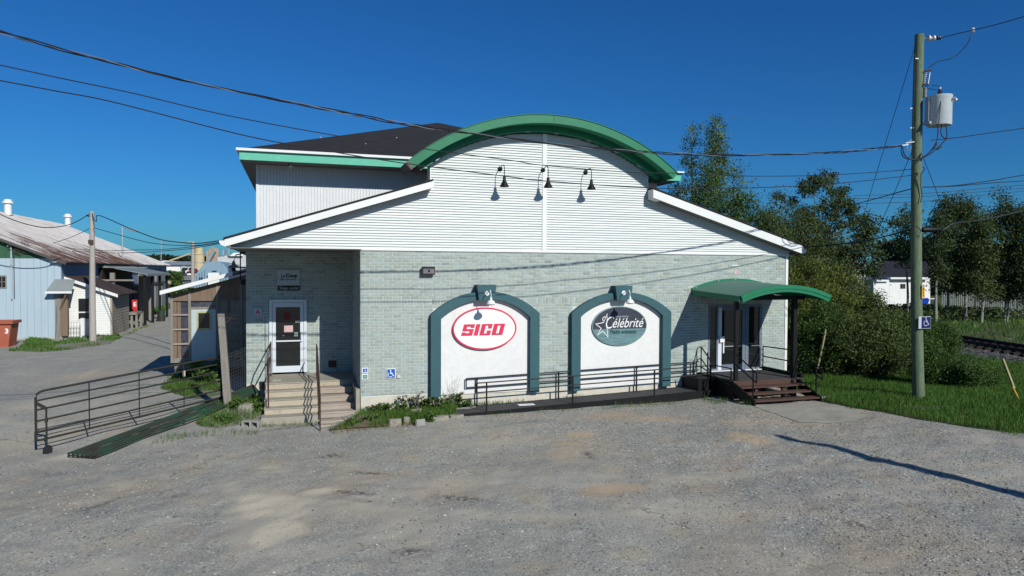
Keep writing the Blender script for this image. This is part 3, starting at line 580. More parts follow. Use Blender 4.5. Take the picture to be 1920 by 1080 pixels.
# gable siding boards
gw = MB().prism([(-3.4,ZS),(WX1,ZS),(WX1+.1,4.48),(9.05,6.3),(9.04,6.85)]+[(p[0],p[1]) for p in arc(5.52,1.79,6.18,math.asin(3.52/6.18),-math.asin(3.52/6.18),16)]+[(2.01,6.2),(-3.4,4.46)], .012, .24).build('gable_wall', white_siding, SH)
PITCHB = .0755
def xr(z):
    xl = 2.01; xR = 9.04
    if z < 6.22: xl = -3.4+(z-4.40)/.334 if z > 4.40 else -3.4
    if z < 6.30: xR = WX1-(z-4.44)/.337 if z > 4.44 else WX1
    if z > 6.85:
        q = 6.19**2-(z-1.79)**2; h = math.sqrt(q) if q > 0 else 0; xl = max(xl, 5.52-h); xR = min(xR, 5.52+h)
    return min(xl, 2.01) if z < 6.85 else xl, max(xR, 9.04) if z < 6.85 else xR
z = ZS+.012
while z < 7.96:
    z2 = min(z+PITCHB-.002, 7.98)
    a0, b0 = xr(z); a1, b1 = xr(z2)
    for s in (0, 1):
        p0 = a0 if s == 0 else 5.60; p1 = a1 if s == 0 else 5.60; q0 = 5.45 if s == 0 else b0; q1 = 5.45 if s == 0 else b1
        if q0-p0 < .1 or q1-p1 < .02: continue
        cuts = [0.0]; L_ = q0-p0; u = random.uniform(.15,1)*3.66
        while u < L_-.3: cuts.append(u/L_); u += 3.66
        cuts.append(1.0)
        for c0, c1 in zip(cuts[:-1], cuts[1:]):
          P0, Q0, P1, Q1 = p0+L_*c0, p0+L_*c1-.002*(c1<1), p1+(q1-p1)*c0, p1+(q1-p1)*c1-.002*(c1<1); j = random.uniform(-.002, .002); yb = -.034+j; yt = -.006+j
          MB().add([(P0,yb,z),(Q0,yb,z),(Q0,.012,z),(P0,.012,z),(P0,yb,z+.004),(Q0,yb,z+.004),(P1,yt,z2-.012),(Q1,yt,z2-.012),(P1,.006,z2),(Q1,.006,z2),(Q1,.012,z2),(P1,.012,z2)],
                 [(0,1,2,3),(0,4,5,1),(4,6,7,5),(6,8,9,7),(8,11,10,9)]).build('siding_board', random.choice((white_siding, siding_a, siding_b)), gw)
    z += PITCHB
MB().box(5.455, -.04, ZS+.01, 5.595, -.004, 7.97).build('centre_trim', white_trim, gw)
MB().box(-3.42, -.045, ZS-.03, WX1+.03, -.016, ZS+.012).build('starter_strip', white_trim, gw)
# low roof, rakes and soffits
def rake(name, x0, z0, x1, z1, th):
    MB().prism([(x0,z0),(x1,z1),(x1,z1+th),(x0,z0+th)], -.42, -.39).build(name, white_trim, SH)
rake('rake_fascia', -3.53, 4.39, 2.02, 6.16, .185)
rake('rake_fascia', 9.04, 6.12, 14.83, 4.40, .26)
MB().prism([(9.04,6.10),(9.30,6.02),(9.30,6.30),(9.04,6.385)], -.385, -.06).build('rake_return', white_trim, SH)
MB().prism([(1.88,6.115),(2.005,6.155),(2.005,6.345),(1.88,6.305)], -.385, -.06).build('rake_return', white_trim, SH)
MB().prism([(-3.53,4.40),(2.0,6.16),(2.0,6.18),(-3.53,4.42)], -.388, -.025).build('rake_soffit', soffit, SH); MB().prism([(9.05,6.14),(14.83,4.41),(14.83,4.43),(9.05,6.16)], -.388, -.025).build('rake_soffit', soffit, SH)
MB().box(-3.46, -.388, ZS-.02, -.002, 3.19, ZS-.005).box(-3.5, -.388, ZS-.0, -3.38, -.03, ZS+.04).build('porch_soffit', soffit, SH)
MB().prism([(-3.56,4.58),(2.0,6.35),(2.0,6.40),(-3.56,4.63)], -.44, 17.4).prism([(9.05,6.385),(14.86,4.665),(14.86,4.71),(9.05,6.44)], -.44, 17.4).build('low_roof', shingle, SH)
MB().box(2.0, .3, 6.28, 9.05, 4.0, 6.36).build('low_roof', shingle, SH)
MB().prism([(-3.62,4.44),(-3.54,4.40),(-3.53,4.40),(-3.53,4.55),(-3.66,4.55),(-3.66,4.50)], -.41, 17.3).build('gutter', white_trim, SH)
MB().prism([(14.835,4.42),(14.93,4.46),(14.95,4.56),(14.835,4.56)], -.41, 17.3).build('gutter', white_trim, SH)
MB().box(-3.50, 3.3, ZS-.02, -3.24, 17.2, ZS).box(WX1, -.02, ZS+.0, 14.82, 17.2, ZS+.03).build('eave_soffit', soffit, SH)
# raised arched parapet
pb = [(2.01,6.15),(9.04,6.15),(9.04,6.9)]+arc(5.52,1.79,6.19,math.asin(3.52/6.19),-math.asin(3.52/6.19),18)[1:-1]+[(2.01,6.9)]
MB().prism(pb, .245, .42).build('parapet_back', ribbed, SH)
MB().box(1.98, -.03, 6.33, 2.01, .42, 6.86).build('parapet_corner', white_trim, SH); MB().box(9.04, -.03, 6.42, 9.07, .42, 6.86).build('parapet_corner', white_trim, SH)
AC = (5.50, 1.79)
MB().strip(arc(*AC, 6.372, R(-40.2), R(39.6), 48), arc(*AC, 6.60, R(-40.2), R(39.6), 48), -.75, .46).build('roof_crest', green_new, SH)
MB().strip(arc(*AC, 6.205, R(-37.6), R(37.6), 48), arc(*AC, 6.371, R(-37.6), R(37.6), 48), -.30, .44).build('crest_inner_band', green_new, SH)
MB().strip(arc(*AC, 6.355, R(-40.2), R(39.6), 48), arc(*AC, 6.3715, R(-40.2), R(39.6), 48), -.775, -.735).strip(arc(*AC, 6.60, R(-40.2), R(39.6), 48), arc(*AC, 6.615, R(-40.2), R(39.6), 48), -.775, -.735).build('crest_edge_trim', green_new, SH)
grey_cap = mat('grey_end_cap', (.17,.15,.14), .8, (.12,.10,.09), 12, .7, fine=.3)
for a, r0_, r1_, y0_ in ((-40.2,6.36,6.61,-.76), (-37.6,6.19,6.37,-.31)):
    MB().strip(arc(*AC, r0_, R(a-.9), R(a-.02), 1), arc(*AC, r1_, R(a-.9), R(a-.02), 1), y0_, .45).build('crest_end_cap', grey_cap, SH)
MB().strip(arc(*AC, 6.375, R(.35), R(.42), 1), arc(*AC, 6.60, R(.35), R(.42), 1), -.757, -.75).build('crest_joint', blackp, SH)
for a in (-6, 2.5, 12.5, 21.5, 30):
    p = arc(*AC, 6.20, R(a), R(a+1.4), 1); MB().strip([(q[0]*1, q[1]-.006) for q in p], [(q[0], q[1]+.004) for q in p], -.22, -.12).build('soffit_vent', steel, SH)
# upper storey
UX0, UX1, UY0, UY1, UZ = -2.95, 11.65, 4.0, 17.6, 7.22
uw = MB().box(UX0, UY0+.02, 4.5, UX1, UY1, UZ).build('upper_wall', ribbed, SH)
rib = MB().add([(0,0,0),(.098,0,0),(.098,-.006,0),(.018,-.006,0),(.014,-.02,0),(.004,-.02,0),(0,-.006,0)]+[(a,b_,2.6) for a,b_ in [(0,0),(.098,0),(.098,-.006),(.018,-.006),(.014,-.02),(.004,-.02),(0,-.006)]],
               [(2,3,10,9),(3,4,11,10),(4,5,12,11),(5,6,13,12),(6,0,7,13)])
me = bpy.data.meshes.new('siding_panel'); me.from_pydata(rib.v, [], rib.f); bm_fix(me); me.materials.append(ribbed)
for k in range(146):
    x = UX0+.1*k
    if x < 3 or x > 8.7: put('siding_panel', me, (x, UY0+.02, 4.62), uw)
MB().box(UX0-.02, UY0-.012, 4.6, UX0+.05, UY0+.05, UZ).build('corner_trim', ribbed, uw)
EX0, EX1, EY0, EY1 = -3.40, 12.10, 3.0, 18.35
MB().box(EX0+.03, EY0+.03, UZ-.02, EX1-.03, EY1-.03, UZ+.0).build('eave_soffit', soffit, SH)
for q in ((EX0,EY0,EX1,EY0+.03),(EX0,EY1-.03,EX1,EY1),(EX0,EY0+.031,EX0+.03,EY1-.031),(EX1-.03,EY0+.031,EX1,EY1-.031)):
    MB().box(q[0], q[1], 7.19, q[2], q[3], 7.46).build('fascia_board', green_old, SH)
MB().box(EX0-.09, EY0-.09, 7.462, EX1+.09, EY0+.0, 7.54).box(EX0-.09, EY0, 7.462, EX0, EY1, 7.54).box(EX1, EY0, 7.462, EX1+.09, EY1, 7.54).build('gutter', white_trim, SH)
ap = (4.35, 10.67, 10.40); e0 = [(EX0-.05,EY0-.05,7.50),(EX1+.05,EY0-.05,7.50),(EX1+.05,EY1+.05,7.50),(EX0-.05,EY1+.05,7.50)]
MB().add(e0+[ap]+[(v[0],v[1],7.465) for v in e0], [(0,1,4),(1,2,4),(2,3,4),(3,0,4),(5,8,7,6),(0,5,6,1),(1,6,7,2),(2,7,8,3),(3,8,5,0)]).build('hip_roof', shingle, SH)
for p in ((.6,4.9),(3.1,4.3),(-.9,5.6),(1.9,6.4)):
    zz = 7.5+(p[1]-EY0)*(2.9/7.67); MB().box(p[0], p[1], zz+.0, p[0]+.035, p[1]+.03, zz+.03).build('roof_nail_cap', steel, SH)
# arched surrounds
for q, nm in ((F1, 0), (F2, 1)):
    x0, x1, zb, zs, zt = q; cx = (x0+x1)/2; hw = (x1-x0)/2; sg = zt-zs; Ro = (hw*hw+sg*sg)/(2*sg); iw = hw-.30 if nm == 0 else hw-.30; isg = .57; Ri = (iw*iw+isg*isg)/(2*isg); zi = zs-.12
    oa = arc(cx, zt-Ro, Ro, -math.asin(hw/Ro), math.asin(hw/Ro), 28); ia = arc(cx, zi+isg-Ri, Ri, -math.asin(iw/Ri), math.asin(iw/Ri), 28)
    mb = MB().strip(ia, oa, -.20, -.013); mb.prism([(x0,zb),(cx-iw,zb+.02),(cx-iw,zi),(x0,zs)], -.20, -.013).prism([(cx+iw,zb+.02),(x1,zb),(x1,zs),(cx+iw,zi)], -.20, -.013)
    sur = mb.build('arched_surround', teal, SH)
    MB().prism([(cx-iw,.12)]+ia+[(cx+iw,.12)], -.04, -.013).build('arched_panel', white_panel, SH)
    MB().prism([(cx-.27,zt-.26),(cx+.20,zt-.26),(cx+.26,zt+.20),(cx-.33,zt+.20)], -.34, -.013).build('keystone', teal, sur)
# doors of the shop
dr = MB().box(-2.56,3.12,.5,-2.47,3.30,2.84).box(-1.51,3.12,.5,-1.42,3.30,2.84).box(-2.47,3.12,2.75,-1.51,3.30,2.84).build('door_frame', alu, SH)
dl = MB().box(-2.46,3.14,.52,-2.36,3.19,2.74).box(-1.62,3.14,.52,-1.52,3.19,2.74).box(-2.36,3.14,2.60,-1.62,3.19,2.74).box(-2.36,3.14,.52,-1.62,3.19,.72).build('door', alu, SH)
MB().box(-2.36,3.16,.72,-1.62,3.175,2.60).build('glass_pane', dark_glass, dl)
MB().box(-2.35,3.10,1.50,-1.60,3.125,1.545).build('push_bar', alu, dl); MB().box(-1.60,3.08,1.50,-1.55,3.14,1.80).build('handle', alu, dl)
for nm, x0, z0, x1, z1, m_ in (('paper_notice',-2.11,1.80,-1.84,2.01,paper),('round_sticker',-2.12,2.20,-1.92,2.42,redfade),('sticker',-1.77,2.10,-1.64,2.18,cream),('sticker',-1.81,1.66,-1.69,1.79,dull),('sticker',-2.16,1.68,-2.10,1.71,dull),('sticker',-1.76,2.20,-1.65,2.25,redfade)):
    MB().box(x0,3.150,z0,x1,3.158,z1).build(nm, m_, dl)
sf = MB().box(11.36,-.01,.47,11.44,.09,2.68).box(13.40,-.01,.47,13.50,.09,2.68).box(11.44,-.01,2.60,13.40,.09,2.68).box(12.84,-.01,.47,12.96,.09,2.60).box(11.70,-.01,.47,11.76,.09,2.60).box(11.44,-.01,.47,11.70,.09,.53).box(12.96,-.01,.47,13.40,.09,.53).build('storefront_frame', shaded_alu, SH)
MB().box(11.44,.03,.53,11.70,.04,2.60).build('window_pane', dark_glass, sf); MB().box(12.96,.03,.53,13.40,.04,2.60).build('window_pane', dark_glass, sf)
d2 = MB().box(12.71,.0,.48,12.835,.06,2.59).box(11.90,.0,2.49,12.71,.06,2.59).box(11.90,.0,.48,12.71,.06,.66).build('door', shaded_alu, SH); MB().box(11.765,.0,.48,11.90,.06,2.59).build('door_stile', alu, d2)
MB().box(11.90,.03,.66,12.71,.042,2.49).build('glass_pane', dark_glass, d2)
MB().box(11.80,-.07,1.42,11.97,-.005,1.62).box(11.93,-.05,1.05,11.97,-.005,1.42).build('handle', lampW, d2); MB().box(11.92,-.04,1.26,12.70,-.015,1.29).box(13.0,-.02,1.26,13.38,-.01,1.275).build('push_bar', steel, d2)
MB().box(11.36,-.12,.452,13.50,-.012,.475).build('threshold', lampW, SH)

# ------------------------------------------------------------------ signs on the front
def wheelchair(s_, cx, cz, k, y0, y1):
    n = 14; s_.prism([(cx-.04*k+.075*k*math.cos(i*2*math.pi/n), cz+.38*k+.075*k*math.sin(i*2*math.pi/n)) for i in range(n)], y0, y1)
    s_.band([(cx-.04*k,cz+.27*k),(cx-.02*k,cz+.0*k),(cx+.17*k,cz-.0*k),(cx+.27*k,cz-.27*k),(cx+.36*k,cz-.24*k)], .085*k, y0, y1)
    s_.band([(cx+.03*k,cz+.15*k),(cx+.15*k,cz+.15*k)], .06*k, y0, y1)
    s_.band([(cx-.06*k+.26*k*math.cos(a), cz-.13*k+.26*k*math.sin(a)) for a in [R(122+i*16.5) for i in range(13)]], .06*k, y0-.0015, y1); return s_
def ell(cx, cz, a, b_, n=56): return [(cx+a*math.cos(2*math.pi*i/n), cz+b_*math.sin(2*math.pi*i/n)) for i in range(n)]
def ring(s_, cx, cz, a, b_, wd, y0, y1, n=56):
    o_ = ell(cx,cz,a,b_,n); i_ = ell(cx,cz,a-wd,b_-wd,n); return s_.strip(i_+[i_[0]], o_+[o_[0]], y0, y1)
S1 = thing('oval_sign', 'white oval sign with a red rim and bold red SICO letters in the left arch', 'sign', (3.62,-.1,2.07))
MB().prism(ell(3.625,2.06,.945,.595), -.115, -.042).build('sign_board', signwhite, S1)
ring(MB(), 3.625, 2.06, .985, .632, .042, -.125, -.041).build('rim', magenta, S1)
def letters(defs, x, z, h, shear, m, parent, y0, y1):
    for nm, polys, adv in defs:
        mb = MB()
        for p in polys: mb.prism([(x+px*h+pz*h*shear, z+pz*h) for px, pz in p], y0, y1)
        mb.build('letter', m, parent); x += adv*h
Sg = [[(0,0),(1.0,0),(1.0,.22),(0,.22)],[(.66,.22),(1.0,.22),(1.0,.58),(.66,.58)],[(0,.40),(.66,.40),(.66,.58),(.34,.58),(.34,.60),(0,.60)],[(0,.60),(.34,.60),(.34,.80),(0,.80)],[(0,.80),(1.0,.80),(1.0,1),(0,1)],[(.68,.68),(1.0,.68),(1.0,.80),(.68,.80)],[(0,.22),(.32,.22),(.32,.30),(0,.30)]]
Ig = [[(0,0),(.37,0),(.37,1),(0,1)]]
Cg = [[(0,0),(.38,0),(.38,1),(0,1)],[(.38,0),(.98,0),(.98,.16),(.38,.16)],[(.38,.86),(.98,.86),(.98,1),(.38,1)],[(.62,.16),(.98,.16),(.98,.42),(.62,.42)],[(.62,.60),(.98,.60),(.98,.86),(.62,.86)]]
Og = [[(0,0),(.38,0),(.38,1),(0,1)],[(.64,0),(1.02,0),(1.02,1),(.64,1)],[(.38,0),(.64,0),(.64,.15),(.38,.15)],[(.38,.86),(.64,.86),(.64,1),(.38,1)]]
letters([('S',Sg,1.13),('I',Ig,.52),('C',Cg,1.12),('O',Og,1.1)], 2.895, 1.865, .335, .27, magenta, S1, -.130, -.116)
S2 = thing('oval_sign', 'oval slate and aqua Célébrité sign with a white star in the right arch', 'sign', (8.05,-.1,2.05))
cx, cz, A_, B_ = 8.07, 2.05, .93, .60
MB().prism(ell(cx,cz,A_+.025,B_+.025), -.10, -.041).build('rim', rim_m, S2)
up_ = [p for p in ell(cx,cz,A_,B_,72) if p[1] >= cz-.085]; up_.sort(key=lambda p: math.atan2(p[1]-cz, p[0]-cx) if p[1] > cz-.5 else 0)
def arcpts(lo, hi, n=40): return [(cx+A_*math.cos(a), cz+B_*math.sin(a)) for a in [lo+(hi-lo)*i/n for i in range(n+1)]]
a0 = math.asin(-.09/B_)
MB().prism(arcpts(a0, math.pi-a0), -.112, -.101).build('sign_board', navy, S2)
MB().prism(arcpts(math.pi-a0, 2*math.pi+a0), -.112, -.101).build('sign_board', aqua, S2)
text('élébrité', .43, cx+.25, cz+.085, -.118, signwhite, S2, 'lettering', .36, .82)
text('C', .56, cx-.42, cz+.095, -.121, signwhite, S2, 'lettering', .38, .72, off=-.004)
text('Nourriture', .105, cx+.05, cz+.305, -.116, greySign, S2, 'lettering', .2, 1)
text('Petits animaux', .165, cx+.10, cz-.185, -.118, teal_dark, S2, 'lettering', .25, .95, off=.004)
st = [(-.84,.08),(-.58,.12),(-.45,.40),(-.47,.02),(-.42,-.34),(-.60,-.15),(-.78,-.27),(-.66,-.06),(-.84,.08)]
MB().band([(cx+a, cz+b_) for a, b_ in st], .022, -.121, -.113).band([(cx-.58+.13*math.cos(a)+.1*(a/3), cz+.20+.10*math.sin(a)) for a in [i*.35-.4 for i in range(12)]], .02, -.121, -.113).build('star_outline', signwhite, S2)
S3 = thing('name_board', 'grey La Coop board with a dark Siège social strip over the left door', 'sign', (-1.97,3.15,3.45))
MB().box(-2.308,3.13,3.29,-1.63,3.185,3.79).build('sign_board', greySign, S3); MB().box(-2.295,3.12,3.13,-1.632,3.185,3.283).build('name_strip', blackp, S3)
text('La', .125, -2.135, 3.585, 3.126, blackp, S3, off=.004); text('Coop', .155, -1.885, 3.60, 3.126, blackp, S3, shear=.12, off=.006); text('Ollier Rive-droite', .075, -1.975, 3.48, 3.126, navyS, S3, off=.002); text('Siège social', .125, -1.96, 3.205, 3.116, greySign, S3, off=.001)
S4 = thing('letter_plate', 'small grey plate with a red capital A left of the entrance door', 'sign', (-2.9,3.15,2.45)); MB().box(-3.03,3.15,2.33,-2.775,3.185,2.585).build('plate', greySign, S4); text('A', .21, -2.895, 2.45, 3.146, magenta, S4, off=.004)
S5 = thing('accessibility_sign', 'large blue wheelchair sign low on the pale brick wall', 'sign', (.85,-.05,.8)); MB().box(.725,-.05,.68,.98,-.0135,.965).build('border', signwhite, S5); MB().box(.742,-.056,.697,.963,-.0505,.948).build('plate', blueS, S5)
wheelchair(MB(), .845, .82, .245, -.061, -.0565).build('wheelchair_symbol', signwhite, S5)
S6 = thing('accessibility_sign', 'small blue wheelchair sticker at the left corner of the brick front', 'sign', (.11,-.05,.93)); MB().box(.03,-.03,.86,.20,-.0135,1.01).build('border', signwhite, S6); MB().box(.055,-.035,.882,.185,-.0305,.99).build('plate', blueS, S6); wheelchair(MB(), .12, .935, .105, -.040, -.0355).build('wheelchair_symbol', signwhite, S6)
S7 = thing('guide_sticker', 'white square sticker with a pale teal round mark below the small blue sticker', 'sign', (.11,-.05,.76)); MB().box(.03,-.03,.68,.20,-.0135,.835).build('border', signwhite, S7); MB().box(.055,-.035,.70,.185,-.0305,.815).build('plate', teal_print, S7); MB().prism(ell(.118,.757,.045,.042,16), -.039, -.0355).build('round_mark', dull, S7)
S8 = thing('wall_outlet', 'small cream outlet box beside the large blue wheelchair sign', 'outlet', (1.07,-.03,.72)); MB().box(1.02,-.05,.67,1.12,-.0135,.765).build('box', foundation, S8, bevel=.008)
# flood light
FL = thing('flood_light', 'brown rectangular flood light on the brick above the left arch', 'light', (1.92,0,3.78))
MB().box(1.74,-.10,3.70,2.09,-.0135,3.88).build('housing', rust, FL, bevel=.01); MB().prism([(-.20,3.68),(-.10,3.66),(-.10,3.90),(-.18,3.90)], 1.73, 2.10, 'x').build('hood', rust, FL)
MB().add([(1.76,-.205,3.70),(2.07,-.205,3.70),(2.07,-.19,3.86),(1.76,-.19,3.86)], [(0,1,2,3)]).build('lens', lens_m, FL); MB().box(1.90,-.215,3.745,1.95,-.20,3.81).build('lamp', blackp, FL)
VS = thing('vent_patch', 'faint pink round patch and white dash on the brick above the canopy', 'wall patch', (12.55,-.03,3.9)); MB().prism(ell(12.40,3.78,.085,.085,18), -.022, -.0135).build('round_patch', paper, VS); MB().box(12.25,-.03,3.98,12.53,-.0135,4.01).build('dash', lampW, VS)
PH = thing('junction_box', 'small dark vent plate low on the shaded recess wall', 'vent', (-1.0,3.16,.72)); MB().box(-.75,3.16,.62,-.50,3.1995-.013,.84).build('plate', rust, PH)
CW = thing('wall_conduit', 'thin vertical seam conduit on the sunlit brick left of the entrance door', 'conduit', (-2.72,3.17,1)); MB().tube([(-2.68,3.175,.3),(-2.68,3.175,2.3)], .008, 6).build('tube', rust, CW)
# gooseneck lamps
def goose(x, z, m, label, group, y0=-.022, reach=.46, drop=.30, sc=1.0, bell=.135):
    t_ = thing('gooseneck_lamp', label, 'lamp', (x, y0, z), group)
    MB().lathe([(.075*sc,0),(.075*sc,.015),(.055*sc,.03),(.0,.032)], (x, y0, z), 16, (0,-1,0)).build('wall_plate', m, t_, True)
    pts = [(x, y0-.02, z)]+[(x, y0-.02-reach+reach*.0, z)] if False else [(x,y0-.02,z),(x,y0-.10,z+.035*sc),(x,y0-.25*reach/.46,z+.075*sc),(x,y0-.36*reach/.46,z+.07*sc),(x,y0-reach*.95,z+.02*sc),(x,y0-reach,z-.06*sc),(x,y0-reach,z-drop)]
    MB().tube(pts, .011*sc+.002, 8).build('arm', m, t_, True)
    c = (x, y0-reach, z-drop)
    MB().lathe([(.035*sc,.02),(.045*sc,-.0),(.045*sc,-.08*sc),(bell*.55,-.16*sc),(bell,-.27*sc),(bell*1.04,-.285*sc),(bell*.95,-.28*sc),(.03,-.12*sc)], c, 20).build('shade', m, t_, True)
    return t_
for x, z, nm in ((4.10,6.84,'left'),(5.47,6.87,'middle'),(6.88,6.87,'right')):
    goose(x, z, blackp, {'left':'leftmost of three black gooseneck lamps on the white gable','middle':'black gooseneck lamp on the vertical centre trim of the gable','right':'rightmost of three black gooseneck lamps on the white gable'}[nm], 'black gooseneck lamps on the gable')
def bulbous(x, z, label):
    t_ = thing('white_lamp', label, 'lamp', (x, -.34, z), 'white lamps on the keystones'); y0 = -.341
    MB().lathe([(.07,0),(.07,.02),(.0,.035)], (x, y0, z), 18, (0,-1,0)).build('wall_plate', lampW, t_, True)
    MB().tube([(x,y0-.03,z),(x,y0-.12,z+.03),(x,y0-.30,z+.09),(x,y0-.36,z+.10),(x,y0-.42,z+.05),(x,y0-.44,z-.05),(x,y0-.44,z-.12)], .013, 8).build('arm', lampW, t_, True)
    MB().lathe([(.03,.03),(.035,-.02),(.035,-.05),(.085,-.07),(.12,-.12),(.13,-.16),(.10,-.19),(.0,-.205)], (x,y0-.44,z-.13), 20).build('globe', lampW, t_, True)
bulbous(3.62, 3.12, 'white lamp on the keystone of the left arch above the red oval sign'); bulbous(8.07, 3.11, 'white lamp on the keystone of the right arch above the slate oval sign')
EL_ = thing('eave_spotlight', 'tiny spotlight under the faded green eave near its left end', 'light', (-1.9,3.6,7.2)); MB().tube([(-1.95,3.5,7.20),(-1.95,3.5,7.13)], .02, 8).build('mount', blackp, EL_); MB().lathe([(.03,0),(.06,.09),(.05,.10)], (-1.93,3.5,7.13), 12, (.5,-.7,-.5)).build('lamp_head', lampW, EL_)
E2_ = thing('eave_spotlight', 'tiny white bulb under the upper eave at its right end', 'light', (11.2,3.6,7.2)); MB().tube([(10.9,3.5,7.20),(10.9,3.5,7.13)], .02, 8).build('mount', blackp, E2_); MB().lathe([(.02,0),(.05,.04),(.04,.08),(0,.1)], (10.9,3.5,7.10), 12, (.2,-.9,-.3)).build('lamp_head', lampW, E2_)
LN = thing('side_lantern', 'old hood lamp on a curved arm at the left corner of the building', 'lamp', (-3.3,3.35,3.9))
p = at(447,470,23.6)
MB().tube([(-3.25,3.5,4.25),(-3.35,3.5,4.30),(-3.55,3.5,4.25),(-3.62,3.5,4.05),(-3.62,3.5,3.95)], .02, 8).build('arm', greyW, LN, True); MB().lathe([(.04,.1),(.06,0),(.17,-.08),(.18,-.11),(.1,-.11)], (-3.62,3.5,3.95), 16).build('shade', greyW, LN, True); MB().lathe([(.03,0),(.07,-.05),(.06,-.12),(0,-.15)], (-3.62,3.5,3.86), 12).build('bulb', blackp, LN, True)
MR = thing('side_window_guard', 'black barred bracket on the side wall behind the left corner', 'bracket', (-3.4,3.8,3.8)); mb = MB()
for x in (-3.45,-3.26): mb.bar((x,3.9,3.45),(x,3.9,4.36),.035)
for zz in (3.45,3.85,4.33): mb.bar((-3.45,3.9,zz),(-3.25,3.9,zz),.035)
mb.build('frame', blackp, MR); MB().box(-3.45,3.92,3.30,-3.25,4.6,3.44).build('shelf', blackp, MR)
# ------------------------------------------------------------------ left entrance steps
ST = thing('entrance_steps', 'worn concrete and wood steps up to the left entrance door', 'steps', (-1.4,0,-.3))
LV = ((1.40,.46,3.19),(1.08,.28,1.40),(.75,.085,1.08),(.42,-.10,.75))
for k, (y, z, yb) in enumerate(LV):
    nm = 'landing' if k == 0 else 'step'
    MB().box(-2.62,y,z-.035,-1.155,yb if k==0 else yb+.05,z).build(nm, concrete, ST, bevel=.008)
    MB().box(-2.60,y+.02,z-.19,-1.16,y+.06,z-.036).build('riser', riserm, ST)
MB().box(-2.68,-.02,-.62,-1.17,.50,-.27).build('bottom_slab', concrete, ST, bevel=.01)
MB().box(-2.58,.48,-.6,-1.17,3.19,-.14).box(-2.58,.81,-.14,-1.17,3.19,.05).box(-2.58,1.14,.05,-1.17,3.19,.24).box(-2.58,1.46,.24,-1.17,3.19,.42).build('core', concrete, ST)
for k, (y, z, yb) in enumerate(((1.52,.455,3.19),(1.13,.29,1.52),(.76,.11,1.13),(.40,-.06,.76),(.04,-.21,.40))):
    MB().box(-1.145,y,z-.05,-.13 if k else -.03,yb,z).build('wood_tread' if k else 'landing', paleW if k else concrete, ST, bevel=.006)
    MB().box(-1.14,y+.012,z-.165,-.14,y+.05,z-.052).build('wood_riser', paleW if k else riserm, ST, bevel=.004)
MB().box(-1.14,.10,-.7,-.14,3.19,-.26).box(-1.14,.46,-.26,-.14,3.19,-.11).box(-1.14,.82,-.11,-.14,3.19,.06).box(-1.14,1.19,.06,-.14,3.19,.24).box(-1.14,1.58,.24,-.14,3.19,.40).build('core', paleW, ST)
MB().box(-.13,.02,-.6,-.02,3.19,.404).build('core', concrete, ST)
MB().box(-2.43,1.75,.461,-2.18,2.1,.473).build('door_mat', cream, ST)
for k in range(3):
    tm = thing('kerb_timber', ['lowest weathered timber in front of the wooden steps', 'middle weathered timber in front of the wooden steps', 'top weathered timber against the wooden steps'][k], 'timber', (-.6,-1.7+.2*k,-.4), 'timbers in front of the wooden steps')
    MB().box(-1.14,-1.05+.30*k,-.75,-.02-.16*k,-.78+.30*k,-.46+.055*k).build('timber', paleW, tm, bevel=.01)
def rail(name, label, segs, r, m, loc, group=None):
    t_ = thing(name, label, 'railing', loc, group)
    for nm, pts in segs: MB().tube(pts, r, 8).build(nm, m, t_, True)
    return t_
rail('handrail', 'rusty dark red handrail on the left side of the entrance steps', [('post',[(-2.50,.55,-.12),(-2.50,.55,.88)]),('post',[(-2.50,2.8,.45),(-2.50,2.8,1.50)]),('top_rail',[(-2.50,.38,.76),(-2.50,.55,.90),(-2.50,1.5,1.50),(-2.50,2.95,1.52)]),('mid_rail',[(-2.50,.38,.42),(-2.50,.55,.48),(-2.50,1.5,1.08),(-2.50,2.95,1.10)]),('end_loop',[(-2.50,.38,.42),(-2.50,.38,.76)])], .021, rust, (-2.5,.55,-.1))
rail('handrail', 'brown handrail between the concrete and the wooden entrance steps', [('post',[(-1.15,-1.08,-.62),(-1.15,-1.08,.42)]),('post',[(-1.15,1.9,.45),(-1.15,1.9,1.47)]),('top_rail',[(-1.15,-1.22,.30),(-1.15,-1.08,.44),(-1.15,1.4,1.47),(-1.15,2.05,1.49)]),('mid_rail',[(-1.15,-1.08,.16),(-1.15,1.4,1.19),(-1.15,2.0,1.21)]),('mid_rail',[(-1.15,-1.08,-.12),(-1.15,1.4,.91),(-1.15,2.0,.94)])], .019, rust, (-1.15,-1.08,-.6))
ML = thing('mailbox', 'small dark lantern box on the side of the left handrail', 'box', (-2.66,.9,.4)); MB().box(-2.76,.9,.38,-2.62,1.05,.58).build('box', blackp, ML, bevel=.01)

